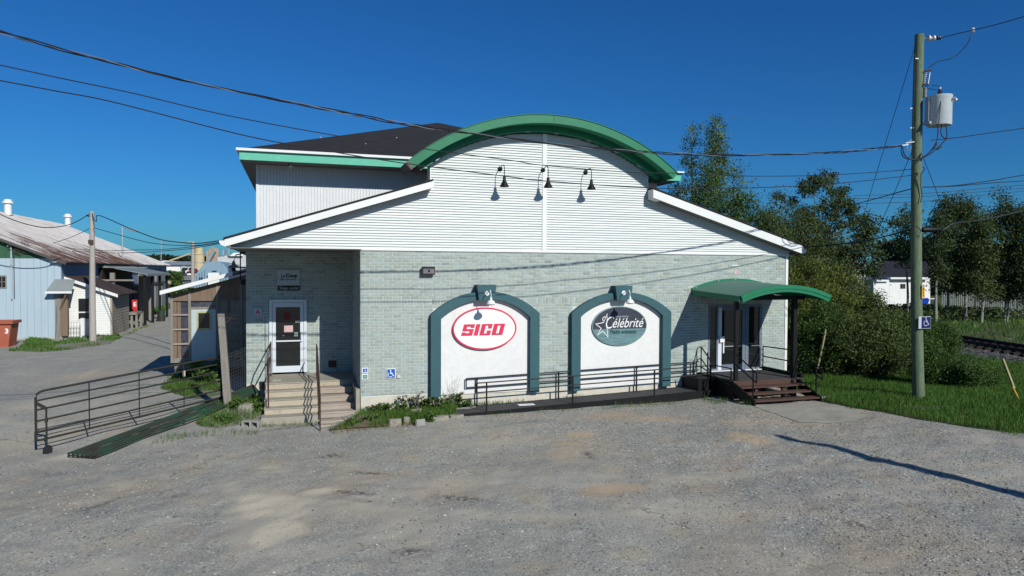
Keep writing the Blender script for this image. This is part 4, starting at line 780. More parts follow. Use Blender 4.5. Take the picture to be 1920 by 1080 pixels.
# ------------------------------------------------------------------ ramp with rails
RP = thing('access_ramp', 'long black access ramp along the front wall with double pipe rails', 'ramp', (6,-.5,-.3))
RY0, RY1 = -1.08, -.10
def rz(x): return -.27+(x-2.55)*.036
for k in range(9):
    x0 = 2.55+k*.92; x1 = x0+.91; z0, z1 = rz(x0), rz(x1)
    MB().prism([(x0,z0-.04),(x1,z1-.04),(x1,z1),(x0,z0)], RY0+.03, RY1).build('ramp_panel', deckm, RP)
MB().prism([(2.5,-.36),(10.9,-.33),(10.9,rz(10.9)+.02),(2.5,rz(2.5)+.02)], RY0-.02, RY0+.028).build('edge_board', blackp, RP)
for y, xs in ((-1.03,(3.43,6.08,8.80,10.80)),(-.13,(3.38,5.98,8.66,10.74))):
    for x in xs: MB().bar((x,y,rz(x)-.12 if y<-.5 else rz(x)),(x,y,.585+(x-3.4)*.028),.038).build('post', blackp, RP)
    zt = lambda x: .60+(x-3.4)*.028
    xe = 3.05 if y > -.5 else 3.12; xe2 = 10.95
    for dz, nm in ((0,'top_rail'),(-.27,'mid_rail')):
        MB().tube([(xe,y-.0,zt(xe)+dz),(xe2,y,zt(xe2)+dz)], .019, 8).build(nm, blackp, RP, True)
    MB().tube([(xe,y,zt(xe)),(xe,y,zt(xe)-.27)], .019, 8).build('end_loop', blackp, RP, True)
MB().box(4.5,-.75,rz(5)+.0,5.0,-.55,rz(5)+.012).build('white_marking', lampW, RP)

# ------------------------------------------------------------------ entrance deck with stairs
DK = thing('entrance_deck', 'dark wooden deck with brown open stairs before the glass entrance', 'deck', (12.2,-1.5,-.13))
DA, DB, DF, DZ = 10.98, 13.5, -1.97, .45
for k in range(14):
    y0 = DF+k*.139; MB().box(DA,y0,DZ-.035,DB,y0+.133,DZ-random.uniform(0,.003)).build('deck_board', deckm, DK)
MB().box(DA,DF-.028,DZ-.24,DB-.25,DF-.002,DZ-.004).build('front_beam', brownw, DK)
MB().box(DA,DF,-.15,DA+.03,-.02,DZ-.037).build('side_skirt', blackp, DK); MB().box(DB-.03,DF,.15,DB,-.02,DZ-.037).build('side_skirt', blackp, DK)
MB().box(DA-.6,-1.0,-.18,DA-.02,-.04,DZ-.06).build('side_landing', blackp, DK)
MB().bar((DB+.02,-.05,DZ+.05),(DB+.02,DF,DZ+.05),.09,.12).build('kerb_rail', blackp, DK)
for k, (y, z) in enumerate(((-2.0,.305),(-2.33,.16),(-2.66,.015))):
    MB().box(DA+.06,y-.30,z-.045,DB-.16,y-.155,z).build('tread', brownw, DK, bevel=.005); MB().box(DA+.06,y-.148,z-.045,DB-.16,y-.005,z).build('tread', brownw, DK, bevel=.005)
for x in (DA+.03, DB-.13):
    MB().prism([(-2.0,.30),(-2.98,-.13),(-2.98,-.16),(-2.55,-.17),(-2.0,-.0)] if False else [(-1.99,.40),(-1.99,.08),(-2.55,-.17),(-2.99,-.17),(-2.99,.02)], x-.03, x+.025, 'x').build('stringer', blackp, DK)
for x, y, z in ((11.6,-2.2,.02),(12.6,-2.2,.02)): MB().box(x,y,-.2,x+.09,y+.09,.26).build('support_block', brownw, DK)
for x, y in ((11.25,-1.8),(13.2,-1.8),(12.2,-1.8)): MB().box(x,y,-.2,x+.1,y+.1,DZ-.04).build('support_post', blackp, DK)
WB = thing('wood_offcut', 'pale board end lying under the deck stairs', 'board', (11.9,-1.7,-.1)); MB().bar((11.7,-1.75,.0),(12.3,-1.55,.03),.1,.09).build('board', paleW, WB)
WP = thing('plastic_strip', 'white plastic strip lying on the ground right of the deck stairs', 'strip', (13.2,-3,-.1))
a = ground_at(1440,757); b_ = ground_at(1560,753); MB().bar((12.5,-2.75,g(12.5,-2.75)+.06),(13.9,-2.65,g(13.9,-2.65)+.06),.10,.03).build('strip', lampW, WP)
rl = []
sr_ = lambda y: DZ+.86+(y+1.95)*.44
rail('stair_rail', 'black stair rail on the left side of the deck stairs', [('post',[(11.02,-2.86,-.14),(11.02,-2.86,sr_(-2.86))]),('top_rail',[(11.02,-1.95,sr_(-1.95)),(11.02,-3.02,sr_(-3.02))]),('mid_rail',[(11.02,-1.95,sr_(-1.95)-.32),(11.02,-3.02,sr_(-3.02)-.28)]),('end_loop',[(11.02,-3.02,sr_(-3.02)),(11.02,-3.02,sr_(-3.02)-.28)])], .021, blackp, (11.02,-2.86,-.14))
rail('stair_rail', 'black stair rail on the right side of the deck stairs', [('post',[(13.36,-2.76,-.14),(13.36,-2.76,sr_(-2.76))]),('top_rail',[(13.36,-1.95,sr_(-1.95)),(13.36,-3.02,sr_(-3.02))]),('mid_rail',[(13.36,-1.95,sr_(-1.95)-.32),(13.36,-3.02,sr_(-3.02)-.28)]),('end_loop',[(13.36,-3.02,sr_(-3.02)),(13.36,-3.02,sr_(-3.02)-.28)])], .021, blackp, (13.36,-2.86,-.14))
rail('deck_rail', 'black two bar rail along the right edge of the deck', [('post',[(13.46,-.12,DZ),(13.46,-.12,DZ+.80)]),('top_rail',[(13.46,-.12,DZ+.80),(13.46,-1.9,DZ+.84)]),('mid_rail',[(13.46,-.12,DZ+.46),(13.46,-1.9,DZ+.46)])], .021, blackp, (13.46,-.12,DZ))
rail('deck_rail', 'black rail frame on the wall side at the left of the deck', [('post',[(11.0,-.18,DZ-.2),(11.0,-.18,DZ+.84)]),('post',[(11.0,-.55,DZ-.2),(11.0,-.55,DZ+.72)]),('top_rail',[(11.0,-.05,DZ+.84),(11.0,-.2,DZ+.84),(11.0,-.75,DZ+.45)]),('mid_rail',[(11.0,-.05,DZ+.45),(11.0,-.2,DZ+.45),(11.0,-.7,DZ+.12)])], .020, blackp, (11.0,-.18,DZ-.2))
rail('deck_rail', 'black slanting rail joining the ramp to the left side of the deck', [('top_rail',[(10.45,-.95,.80),(10.9,-1.9,.30)]),('post',[(11.05,-1.75,DZ-.3),(11.05,-1.75,.80)]),('top_rail',[(10.95,-1.03,.81),(11.05,-1.75,.80)]),('mid_rail',[(10.95,-1.03,.54),(11.05,-1.75,.52)])], .020, blackp, (10.9,-1.4,.2))
# canopy
CN = thing('entrance_canopy', 'curved green metal canopy on two black posts over the glass entrance', 'canopy', (12.35,-1.3,-.1))
CXc = 12.35; CR = 4.29; zf = 3.39-CR; ang = math.asin(1.62/CR)
MB().strip(arc(CXc,zf,CR-.045,-ang,ang,24), arc(CXc,zf,CR,-ang,ang,24), -2.58, -.03, .11).build('curved_roof', green_dusty, CN, True)
MB().strip(arc(CXc,zf,CR-.105,-ang,ang,24), arc(CXc,zf,CR+.012,-ang,ang,24), -2.66, -2.581).build('front_fascia', green_new, CN)
MB().strip(arc(CXc,zf,CR-.205,-ang,ang,24), arc(CXc,zf,CR-.112,-ang,ang,24), -2.64, -2.581).build('front_fascia', green_new, CN)
MB().strip(arc(CXc,zf+.11,CR+.001,-ang,ang,24), arc(CXc,zf+.11,CR+.065,-ang,ang,24), -.055, -.0135).build('wall_flashing', green_new, CN)
for s in (-1, 1):
    x = CXc+s*1.62; zt_ = zf+CR*math.cos(ang)
    MB().add([(x,-2.58,zt_-.17),(x,-2.58,zt_-.002),(x,-.03,zt_+.108),(x,-.03,zt_-.06),(x+s*.025,-2.58,zt_-.17),(x+s*.025,-2.58,zt_-.002),(x+s*.025,-.03,zt_+.108),(x+s*.025,-.03,zt_-.06)],
             [(0,1,2,3),(4,7,6,5),(0,4,5,1),(1,5,6,2),(2,6,7,3),(3,7,4,0)]).build('side_fascia', green_new, CN)
MB().box(10.95,-1.96,2.92,13.6,-1.84,3.05).box(11.05,-1.83,2.94,11.15,-.02,3.03).box(13.2,-1.83,2.94,13.3,-.02,3.03).build('support_beam', blackp, CN)
MB().box(11.05,-1.95,DZ-.3,11.165,-1.85,2.93).build('post', blackp, CN); MB().box(13.17,-1.97,-.14,13.31,-1.83,2.93).build('post', blackp, CN)
for x in (10.85,11.7,12.35): zz = zf+.11+math.sqrt((CR+.06)**2-(x-CXc)**2); MB().box(x-.02,-.08,zz-.05,x+.02,-.056,zz-.01).build('bracket', steel, CN)
# concrete pad
pad = gp((1409,761),(1533,757),(1600,771),(1640,783),(1600,790),(1560,793),(1500,792)); sheet('concrete_pad', pad, conc_pad, .014, .1)
# kerb stones
ks = [(742,798,.42,.20,.2,'broad flat tan kerb stone at the planting bed'),(764,795,.20,.22,-.1,'narrow upright kerb stone beside the broad flat one'),(790,796,.30,.17,.15,'pale square cut kerb stone right of the narrow stone'),(827,786,.55,.12,.05,'low tan kerb stone nearest the ramp end'),(782,778,.30,.20,.1,'pinkish slab among the weeds behind the square cut stone'),(858,781,.5,.08,.1,'thin flat kerb stone touching the ramp end')]
for i, (px, py, wd, h, rz_, lb) in enumerate(ks):
    c = ground_at(px, py+3); t_ = thing('kerb_stone', lb, 'stone', c, 'stones edging the planting bed'); mb = MB(); nn = 7
    bot = []; top = []
    for k in range(nn):
        a = 2*math.pi*k/nn+.3; rr = random.uniform(.85,1.15); bot.append((c.x+wd*.5*rr*math.cos(a)*1.15, c.y+.12+wd*.3*rr*math.sin(a), c.z-.08)); top.append((c.x+wd*.5*rr*.9*math.cos(a)*1.1, c.y+.12+wd*.28*rr*.9*math.sin(a), c.z+h*random.uniform(.85,1.05)))
    mb.add(bot+top, [tuple(range(nn))[::-1], tuple(range(nn, 2*nn))]+[(k, (k+1) % nn, (k+1) % nn+nn, k+nn) for k in range(nn)]).build('stone', stone_m if i != 2 else cinder, t_, bevel=.012)
c = ground_at(472, 800); CB = thing('cinder_block', 'grey cinder block with two holes lying left of the entrance steps', 'block', c)
mb = MB(); A = Vector((math.cos(-.35), math.sin(-.35), 0)); Bv = Vector((-A.y, A.x, 0))
def obx(mb, c, a, b_, l, d, h, z0=0):
    q = [c+a*(sx_*l/2)+b_*(sy_*d/2)+Vector((0,0,z0+zz)) for zz in (0,h) for sx_, sy_ in ((-1,-1),(1,-1),(1,1),(-1,1))]
    return mb.add(q, [(0,3,2,1),(4,5,6,7),(0,1,5,4),(1,2,6,5),(2,3,7,6),(3,0,4,7)])
for off in (-.21,0,.21): obx(mb, c+A*off, A, Bv, .05, .20, .16, -.02)
obx(mb, c, A, Bv, .47, .20, .03, -.05); obx(mb, c, A, Bv, .47, .20, .03, .14)
mb.build('block', cinder, CB); RK = thing('boulder', 'flat grey boulder in the rough grass behind the cinder block', 'rock', ground_at(458,765)); c = ground_at(458,765)
MB().lathe([(.0,-.1),(.32,-.08),(.34,.05),(.24,.13),(.0,.15)], c, 9).build('rock', stone_m, RK, bevel=.02)

# ------------------------------------------------------------------ farm gate, folded gate, post
GL, GR = Vector((-7.82,-.46,0)), Vector((-3.84,1.76,0)); zt0, zb0, zt1, zb1 = .78,-.42,1.255,.056
def gpnt(t_, f): p = GL.lerp(GR, t_); return Vector((p.x, p.y, (zt0+(zt1-zt0)*t_)*(1-f)+(zb0+(zb1-zb0)*t_)*f))
GT = thing('farm_gate', 'rusty six bar farm gate standing open beside the drive with a small wheel', 'gate', (GR.x,GR.y,.0))
rc = .035
MB().tube([gpnt(0,1),gpnt(0,.12),gpnt(.006,.05),gpnt(.02,.012),gpnt(.04,0),gpnt(.97,0),gpnt(.988,.012),gpnt(.997,.05),gpnt(1,.12),gpnt(1,1)], .028, 10).build('frame', gate_m, GT, True)
MB().tube([gpnt(0,.97),gpnt(.015,1),gpnt(1,1)], .026, 10).build('bottom_bar', gate_m, GT, True)
for f in (.18,.37,.60,.82): MB().tube([gpnt(0,f),gpnt(1,f)], .023, 8).build('bar', gate_m, GT, True)
for t_ in (.25,.51,.765): MB().bar(gpnt(t_,0)+Vector((.02,-.03,0)),gpnt(t_,1)+Vector((.02,-.03,0)),.016,.06).build('upright', gate_m, GT)
wp = gpnt(.045,1)+Vector((.03,-.06,0)); gw_ = g(wp.x, wp.y)
MB().bar(gpnt(.045,.36)+Vector((.03,-.06,0)), Vector((wp.x,wp.y,gw_+.14)), .035).build('wheel_strut', gate_m, GT); MB().bar(gpnt(0,.22),gpnt(.045,.37)+Vector((.02,-.04,0)),.02,.08).build('brace_plate', gate_m, GT)
MB().box(wp.x-.03,wp.y-.04,gpnt(0,.6).z-.04,wp.x+.03,wp.y+.03,gpnt(0,.6).z+.06).build('clamp', gate_g, GT)
wh = MB().lathe([(.02,-.025),(.10,-.025),(.11,0),(.10,.025),(.02,.025)], (wp.x+.03,wp.y-.03,gw_+.11), 16, (.55,-.83,0)).build('wheel', tyre, GT, True)
tg_ = gpnt(.77,.18); MB().box(tg_.x-.02,tg_.y-.06,tg_.z-.14,tg_.x+.04,tg_.y-.04,tg_.z+.02).build('cord_tag', cream, GT)
FG = thing('folded_gate', 'green tubular gate lying flat on the gravel beside the standing farm gate', 'gate', (-5,0,-.4))
PA, PB_, PC, PD = Vector((-6.99,-1.03,-.70)), Vector((-3.02,2.85,.0)), Vector((-6.33,-1.33,-.74)), Vector((-2.80,1.97,-.05))
FA, FB, FC, FD = PA+Vector((0,0,.05)), PB_+Vector((0,0,.20)), PC+Vector((0,0,.04)), PD+Vector((0,0,.18))
for k in range(7):
    f = k/6; a = FA.lerp(FC, f); b_ = FB.lerp(FD, f); MB().tube([a, a.lerp(b_,.5)+Vector((0,0,-.012+.01*(k%3))), b_], .030 if k in (0,6) else .027, 8).build('bar', gate_g, FG, True)
for q in (0,.25,.5,.75,1):
    MB().bar(FA.lerp(FB, q)-Vector((0,0,.03)), FC.lerp(FD, q)-Vector((0,0,.03)), .045, .012).build('cross_bar', gate_m, FG)
PT = thing('timber_post', 'leaning weathered grey timber post between the gate and the entrance', 'post', (-3.66,1.36,0))
MB().prism([(-.1,-.1),(.1,-.1),(.1,.1),(-.1,.1)], 0, 1, 'z')
b0, t0 = Vector((-3.62,1.36,-.2)), Vector((-3.80,1.42,2.52)); mb = MB(); vs = []
for p, s_ in ((b0,.105),(t0,.092)): vs += [p+Vector((-s_,-s_,0)), p+Vector((s_,-s_,0)), p+Vector((s_,s_,0)), p+Vector((-s_,s_,0))]
mb.add(vs, [(0,3,2,1),(4,5,6,7),(0,1,5,4),(1,2,6,5),(2,3,7,6),(3,0,4,7)]).build('timber', greyW, PT, bevel=.012)
MB().tube([(-3.70,1.35,2.22),(-3.50,1.33,2.42),(-3.46,1.33,2.36),(-3.40,1.33,2.38)], .012, 6).tube([(-3.72,1.35,2.40),(-3.5,1.33,2.41)], .009, 6).build('hook', rust, PT, True)
WF = thing('wire_mesh', 'thin square wire mesh between the timber post and the brick corner', 'fence', (-3.4,2.4,0)); mb = MB()
for k in range(9): mb.bar((-3.60+.045*k,1.6+.19*k,.0),(-3.60+.045*k,1.6+.19*k,1.35),.004)
for k in range(14): mb.bar((-3.60,1.6,.05+.1*k),(-3.24,3.12,.05+.1*k),.004)
mb.build('mesh', mat('dull_wire', (.16,.17,.17), .6), WF)

# ------------------------------------------------------------------ plastic-covered lean-to shed
LS = thing('lean_to_shed', 'wooden lean-to shed wrapped in plastic sheet with a pale blue door', 'shed', (-4.7,7.5,.2))
Yl = 7.0; X0s, X1s = -6.0, -3.26
zr = lambda x: 2.98+(x+6.0)*.285
MB().box(X0s+.06,Yl+.10,.55,X1s,Yl+.13,2.75).build('plastic_sheet', plastic, LS)
MB().box(X0s+.04,Yl+.10,.55,X0s+.06,Yl+4,2.8).build('plastic_sheet', plastic, LS)
for x in (X0s,-5.42,-4.50,-4.14,-3.70): MB().box(x,Yl,.50 if x!=-4.14 else 2.2,x+.09,Yl+.09,zr(x)-.12).build('stud', greyW if x!=-4.14 else brownW2, LS)
MB().box(X0s,Yl-.01,.46,-5.33,Yl+.10,.62).build('sill', greyW, LS); MB().box(X0s+.09,Yl+.005,2.66,X1s,Yl+.095,2.75).build('header', brownW2, LS); MB().box(-5.33,Yl+.005,2.36,-4.50,Yl+.09,2.44).build('door_header', greyW, LS)
for zz in (1.10,1.62,2.14): MB().box(X0s+.09,Yl+.005,zz,-5.42,Yl+.30,zz+.045).build('shelf', paleW, LS)
MB().box(X0s+.09,Yl+.06,.62,X0s+.20,Yl+.098,2.66).build('plank', brownW2, LS); MB().box(X0s+.22,Yl+.07,.62,X0s+.33,Yl+.098,2.66).build('plank', brownW2, LS)
MB().prism([(X0s+.02,2.75),(X1s,2.75),(X1s,zr(X1s)-.1),(X0s+.02,zr(X0s)-.1)], Yl+.02, Yl+.06).build('gable_board', brownW2, LS)
d_ = MB().box(-5.32,Yl-.01,.50,-4.51,Yl+.035,2.35).build('door', doorblue, LS)
MB().box(-5.14,Yl-.025,1.62,-4.66,Yl-.011,2.28).build('window_frame', yel_trim, d_); MB().box(-5.08,Yl-.032,1.68,-4.72,Yl-.026,2.22).build('window_pane', dark_glass, d_)
MB().prism([(-6.26,zr(-6.26)+.05),(X1s,zr(X1s)+.05),(X1s,zr(X1s)+.12),(-6.26,zr(-6.26)+.12)], Yl-.40, Yl+4.5).build('roof', grroof, LS)
MB().prism([(-6.26,zr(-6.26)-.01),(-3.9,zr(-3.9)-.01),(-3.9,zr(-3.9)+.13),(-6.26,zr(-6.26)+.13)], -.43+Yl, -.405+Yl).build('fascia', white_trim, LS)
MB().box(X0s+.1,Yl+.15,.2,X1s,Yl+4,.5).build('floor_frame', greyW, LS)
for x in (-5.9,-4.6,-3.6): MB().box(x,Yl+.2,-.6,x+.15,Yl+.35,.45).build('stilt', greyW, LS)
MB().box(X0s+.05,Yl+4,.2,X1s,Yl+4.08,3.0).build('back_wall', greyW, LS)
# ------------------------------------------------------------------ blue barn and its lean-tos
def on_x(px, py, Xp):
    d = sight(px, py); t = (Xp-EYE[0])/d[0]; return (EYE[1]+t*d[1], EYE[2]+t*d[2])
BN = thing('blue_barn', 'long pale blue board barn with a dark green gable and rusty white metal roof', 'barn', (-25.3,28.1,-.5))
bx, by0, by1, brx = -15.3, 28.1, 64.0, -25.3
zE, zRd = 4.33, 8.45; sl_ = (zRd-zE)/10
gwall = MB().prism([(-35.3,-.6),(bx,-.6),(bx,zE-.02),(brx,zRd-.05),(-35.3,zE-.02)], by0+.03, by0+.2).build('gable_wall', barn_b, BN)
x = bx
for k in range(56):
    x0 = x-.345; zt_ = zE-.03+(min(abs(bx-x), abs(x0+35.3)))*sl_
    zt2 = min(zt_, 4.42); j = random.uniform(0,.012)
    MB().box(x0,by0-.0-j,-.35+random.uniform(-.05,.05),x,by0+.03,zt2-.01).build('wall_board', barn_b, gwall)
    if zt_ > 4.44: MB().add([(x0,by0-.02-j,4.40),(x,by0-.02-j,4.40),(x,by0-.02-j,zE-.03+min(abs(bx-x),abs(x+35.3))*sl_),(x0,by0-.02-j,zE-.03+min(abs(bx-x0),abs(x0+35.3))*sl_)]+[(x0,by0+.03,4.40),(x,by0+.03,4.40),(x,by0+.03,zE-.03+min(abs(bx-x),abs(x+35.3))*sl_),(x0,by0+.03,zE-.03+min(abs(bx-x0),abs(x0+35.3))*sl_)],[(0,1,2,3),(0,4,5,1),(1,5,6,2),(3,2,6,7),(0,3,7,4)]).build('gable_board', barn_g, gwall)
    x = x0-.01
MB().box(-35.3,by0-.05,-.62,-15.3,by0-.001,-.33).build('concrete_sill', mat('sill_concrete', (.45,.46,.46), .9), BN)
MB().box(bx-.2,by0+.2,-.6,bx,by1,zE).build('side_wall', barn_s, BN); MB().box(-35.3,by1-.2,-.6,bx-.2,by1,zE).box(-35.3,by0+.2,-.6,-35.1,by1-.2,zE).build('side_wall', barn_s, BN)
for s in (1,):
    for k in range(37):
        y0 = by0-.35+k*.985; ov = 10.45; jz = random.uniform(0,.02); mb = MB()
        for (ya, yb, dz) in ((0,.05,.035),(.05,.5,0),(.5,.55,.03),(.55,.975,0)):
            mb.add([(brx+ov,y0+ya,zRd-ov*sl_+.05+dz+jz),(brx+ov,y0+yb,zRd-ov*sl_+.05+dz+jz),(brx,y0+yb,zRd+.05+dz+jz),(brx,y0+ya,zRd+.05+dz+jz),(brx+ov,y0+ya,zRd-ov*sl_+jz),(brx+ov,y0+yb,zRd-ov*sl_+jz),(brx,y0+yb,zRd+jz),(brx,y0+ya,zRd+jz)],[(0,1,2,3),(0,4,5,1),(0,3,7,4),(1,5,6,2),(4,7,6,5)])
        mb.build('roof_sheet', roofr, BN)
MB().add([(brx,by0-.35,zRd+.05),(brx-10.45,by0-.35,zRd-10.45*sl_+.05),(brx-10.45,by1+.4,zRd-10.45*sl_+.05),(brx,by1+.4,zRd+.05)],[(0,1,2,3)]).build('west_roof', roofr, BN)
MB().prism([(brx,zRd-.16),(bx+.35,zE-.30),(bx+.35,zE-.14),(brx,zRd+.02)], by0-.40, by0-.352).build('rake_board', mat('dark_rake_board', (.10,.09,.085), .8), BN)
MB().box(bx+.30,by0-.35,zE-.20,bx+.36,by1+.3,zE-.13).build('eave_board', greyW, BN); MB().box(bx-.5,by0-.34,zE-.16,bx+.30,by0-.06,zE-.13).build('eave_return', white_trim, BN)
for px, pz, yy in ((15,400,None),(127,419,None)):
    yv, zv = on_x(px, pz, brx+.6); v = thing('roof_vent', 'white capped roof vent '+('nearest the left edge on the barn ridge' if px == 15 else 'further right on the barn ridge behind the pale pole'), 'vent', (brx+.6,yv,zRd-.2), 'vents on the barn ridge')
    MB().lathe([(.28,0),(.28,.95),(.42,.97),(.42,1.12),(.30,1.16),(.30,1.30),(.0,1.34)], (brx+.6,yv,zRd-.2), 16).build('vent_pipe', white_trim, v, True)
WD = MB().box(-18.55,by0-.06,2.62,-18.10,by0-.03,3.38).build('window', greyW, BN); MB().box(-18.50,by0-.075,2.68,-18.16,by0-.065,3.30).build('window_pane', dark_glass, WD)
MB().box(-18.34,by0-.09,2.68,-18.31,by0-.076,3.30).box(-18.50,by0-.09,2.98,-18.16,by0-.076,3.01).build('muntin', greyW, WD)
SM = thing('service_mast', 'thin pale electrical mast pipe on the blue barn gable', 'pipe', (-17.83,by0,2)); MB().tube([(-17.83,by0-.10,1.95),(-17.83,by0-.10,5.05),(-17.9,by0-.16,5.2),(-18.0,by0-.16,5.1)], .045, 8).build('pipe', barn_b, SM, True); MB().tube([(-17.70,by0-.08,2.0),(-17.70,by0-.08,5.2)], .02, 6).build('cable', wire_m, SM)
TW = thing('wire_tangle', 'tangle of cables and dead vine under the barn rake', 'cables', (-17.4,by0-.2,5)); mb = MB(); rr = random.Random(4)
for k in range(26):
    a0_ = rr.uniform(0,6); rx = rr.uniform(.1,.55); rz_ = rr.uniform(.08,.35); cx0 = -17.3+rr.uniform(-.3,.3); cz0 = 5.0+rr.uniform(-.2,.2)
    mb.tube([(cx0+rx*math.cos(a0_+q*.8), by0-.1-rr.uniform(0,.15), cz0+rz_*math.sin(a0_+q*.8)) for q in range(5)], .012, 4, False)
mb.build('tangle', mat('tangle_brown', (.09,.075,.06), .9), TW)
# door porch at the corner
DP = thing('barn_door_porch', 'small grey hooded porch over the brown side door at the barn corner', 'porch', (-15.2,28,-.4))
MB().add([(-15.95,27.5,2.42),(-14.60,27.5,2.42),(-14.9,28.08,3.15),(-15.6,28.08,3.15),(-15.95,27.5,2.37),(-14.60,27.5,2.37),(-14.55,28.08,3.10),(-15.6,28.08,3.10)],[(0,1,2,3),(4,7,6,5),(0,4,5,1),(1,5,6,2),(0,3,7,4)]).build('hood', grroof, DP)
MB().box(-15.97,27.47,2.30,-14.58,27.50,2.43).build('fascia', white_trim, DP); MB().box(-15.6,28.0,-.3,-15.31,28.06,2.2).build('door', greyW, DP); MB().bar((-14.9,27.6,2.3),(-15.4,28.05,1.2),.07).build('brace', brownW2, DP)
MB().box(-15.30,28.0,-.3,-14.95,28.3,2.35).build('side_panel', brownW2, DP)
BBn = thing('barn_bench', 'rough vertical bark faced post beside the barn door', 'post', (-15.35,27.9,0)); MB().tube([(-15.45,27.9,-.45),(-15.4,27.9,1.5)], [.14,.10], 7).build('post', greyW, BBn)
# white shed
WS = thing('white_shed', 'white clapboard shed with a brown sloping roof against the blue barn', 'shed', (-14,31,-.4))
zs_ = lambda x: 3.28+(x+15.3)*(-.385)
sx0, sx1, sy0, sy1 = -15.29, -12.80, 29.0, 33.6
bw = MB().prism([(sx0,-.45),(sx1,-.45),(sx1,zs_(sx1)-.05),(sx0,zs_(sx0)-.05)], sy0+.01, sy0+.15).build('front_wall', whiteb, WS)
z = -.42
while z < 3.1:
    xe_ = sx1 if z+.14 < zs_(sx1)-.06 else sx0+(3.28-.06-z-.14)/.385
    if xe_-sx0 > .2: MB().add([(sx0,sy0-.022,z),(xe_,sy0-.022,z),(xe_,sy0-.004,z+.138),(sx0,sy0-.004,z+.138),(sx0,sy0+.01,z),(xe_,sy0+.01,z)],[(0,1,2,3),(0,4,5,1)]).build('clapboard', whiteb, bw)
    z += .14
MB().box(sx1-.08,sy0-.03,-.45,sx1+.02,sy0+.1,zs_(sx1)-.05).build('corner_board', mat('tan_corner_board', (.42,.37,.29), .8), WS)
sd = MB().box(sx1-.12,sy0+.1,-.45,sx1,sy1,zs_(sx1)-.05).build('side_wall', greyW, WS)
for k in range(14): MB().box(sx1+.001,sy0+.1,-.45+k*.19,sx1+.03,sy1,-.27+k*.19-.015).build('side_plank', mat('tan_planks', (.34,.30,.24), .85, (.25,.22,.175), 3, .8, fine=.25), sd) if -.27+k*.19 < 2.2 else None
MB().prism([(sx0,zs_(sx0)),(sx1+.5,zs_(sx1+.5)),(sx1+.5,zs_(sx1+.5)+.08),(sx0,zs_(sx0)+.08)], sy0-.3, sy1+.2).build('roof', brroof, WS)
MB().prism([(sx0-.02,zs_(sx0)-.16),(sx1+.42,zs_(sx1+.42)-.16),(sx1+.42,zs_(sx1+.42)+.03),(sx0-.02,zs_(sx0)+.03)], sy0-.33, sy0-.302).build('rake_board', white_trim, WS)
wd_ = MB().box(-14.70,sy0-.05,.60,-13.75,sy0-.024,2.0).build('window', white_trim, WS); MB().box(-14.62,sy0-.062,1.12,-13.83,sy0-.051,1.93).box(-14.62,sy0-.062,.66,-13.83,sy0-.051,1.04).build('window_pane', dark_glass, wd_)
# second lean-to
L2 = thing('loading_lean_to', 'open lean-to with grey metal roof and dark posts along the barn side', 'lean-to', (-13.8,40,-.4))
MB().prism([(-15.29,4.02),(-12.1,3.36),(-12.1,3.42),(-15.29,4.08)], 36.3, 46).build('roof', grroof, L2); MB().box(-12.16,36.25,3.26,-12.1,46,3.36).box(-15.29,36.25,3.86,-12.1,36.30,3.92).build('fascia_board', greyW, L2)
for y in (36.6,39.5,42.5,45.7): MB().box(-12.45,y,-.45,-12.27,y+.18,3.33).build('post', blackp, L2)
MB().box(-15.28,36.4,-.4,-15.05,46,3.8).build('painted_gloom_wall', sleeper, L2); MB().box(-14.6,36.5,.9,-14.3,36.8,3.5).build('post', greyW, L2); MB().box(-15.2,36.3,2.9,-13.0,36.4,3.02).build('cross_beam', greyW, L2)  # interior gloom painted as a near-black face over the barn wall
MB().box(-13.9,42.5,-.4,-12.8,42.6,3.2).build('plywood_panel', greyW, L2)
RS = thing('red_sign', 'red sign with a white letter E hanging under the lean-to roof', 'sign', (-13.2,36.5,1)); MB().box(-13.05,35.9,.75,-12.70,35.95,1.55).build('plate', redS, RS); text('E', .42, -12.87, 1.2, 35.89, signwhite, RS, off=.01)
LP = thing('loading_platform', 'low grey timber platform on posts beside the white shed', 'platform', (-12.8,35,-.4)); MB().box(-13.3,34.3,.55,-12.45,36.2,.72).build('deck', greyW, LP)
for x, y in ((-13.2,34.4),(-12.85,34.4),(-12.55,34.4),(-12.55,35.9)): MB().box(x,y,-.5,x+.14,y+.14,.55).build('post', greyW, LP)
for k, (y0, y1, m_) in enumerate(((47.2,50.2,sleeper),(50.4,52.6,greyW),(52.8,57.0,barn_b),(57.2,59.0,greyW),(60.5,61.6,greyW))):
    MB().box(-15.299,y0,-.5,-15.2,y1,2.2 if k<4 else 3.0).build('side_door', m_, BN)
MB().box(-15.299,46.5,2.25,-15.1,62,2.45).build('door_track', mat('dark_rake_board', (.1,.1,.1)), BN)
for y in (49.5,57.5,59.5): MB().box(-15.299,y,2.5,-15.18,y+1.2,3.7).build('upper_panel', greyW, BN)
BC = thing('barrel', 'green barrel standing beside the loading lean-to', 'barrel', (-12.4,42,-.4)); MB().lathe([(.28,0),(.30,.3),(.28,.6),(.28,.88),(.0,.88)], (-12.0,41,-.42), 14).build('barrel', gate_g, BC, True)
# lattice and white post in front of the white shed
LT = thing('white_gate_post', 'white post with a short wire panel in front of the white shed', 'post', (-14.3,28.3,-.4)); MB().box(-14.33,28.2,-.45,-14.13,28.4,.75).build('post', white_trim, LT); MB().box(-13.75,28.2,-.45,-13.68,28.3,.6).build('post', white_trim, LT); mb = MB()
for k in range(7): mb.bar((-15.3+.15*k,28.3,-.4),(-15.3+.15*k,28.3,.55),.02)
for k in range(4): mb.bar((-15.3,28.3,-.38+.3*k),(-14.35,28.3,-.38+.3*k),.02)
mb.build('wire_panel', steel, LT)
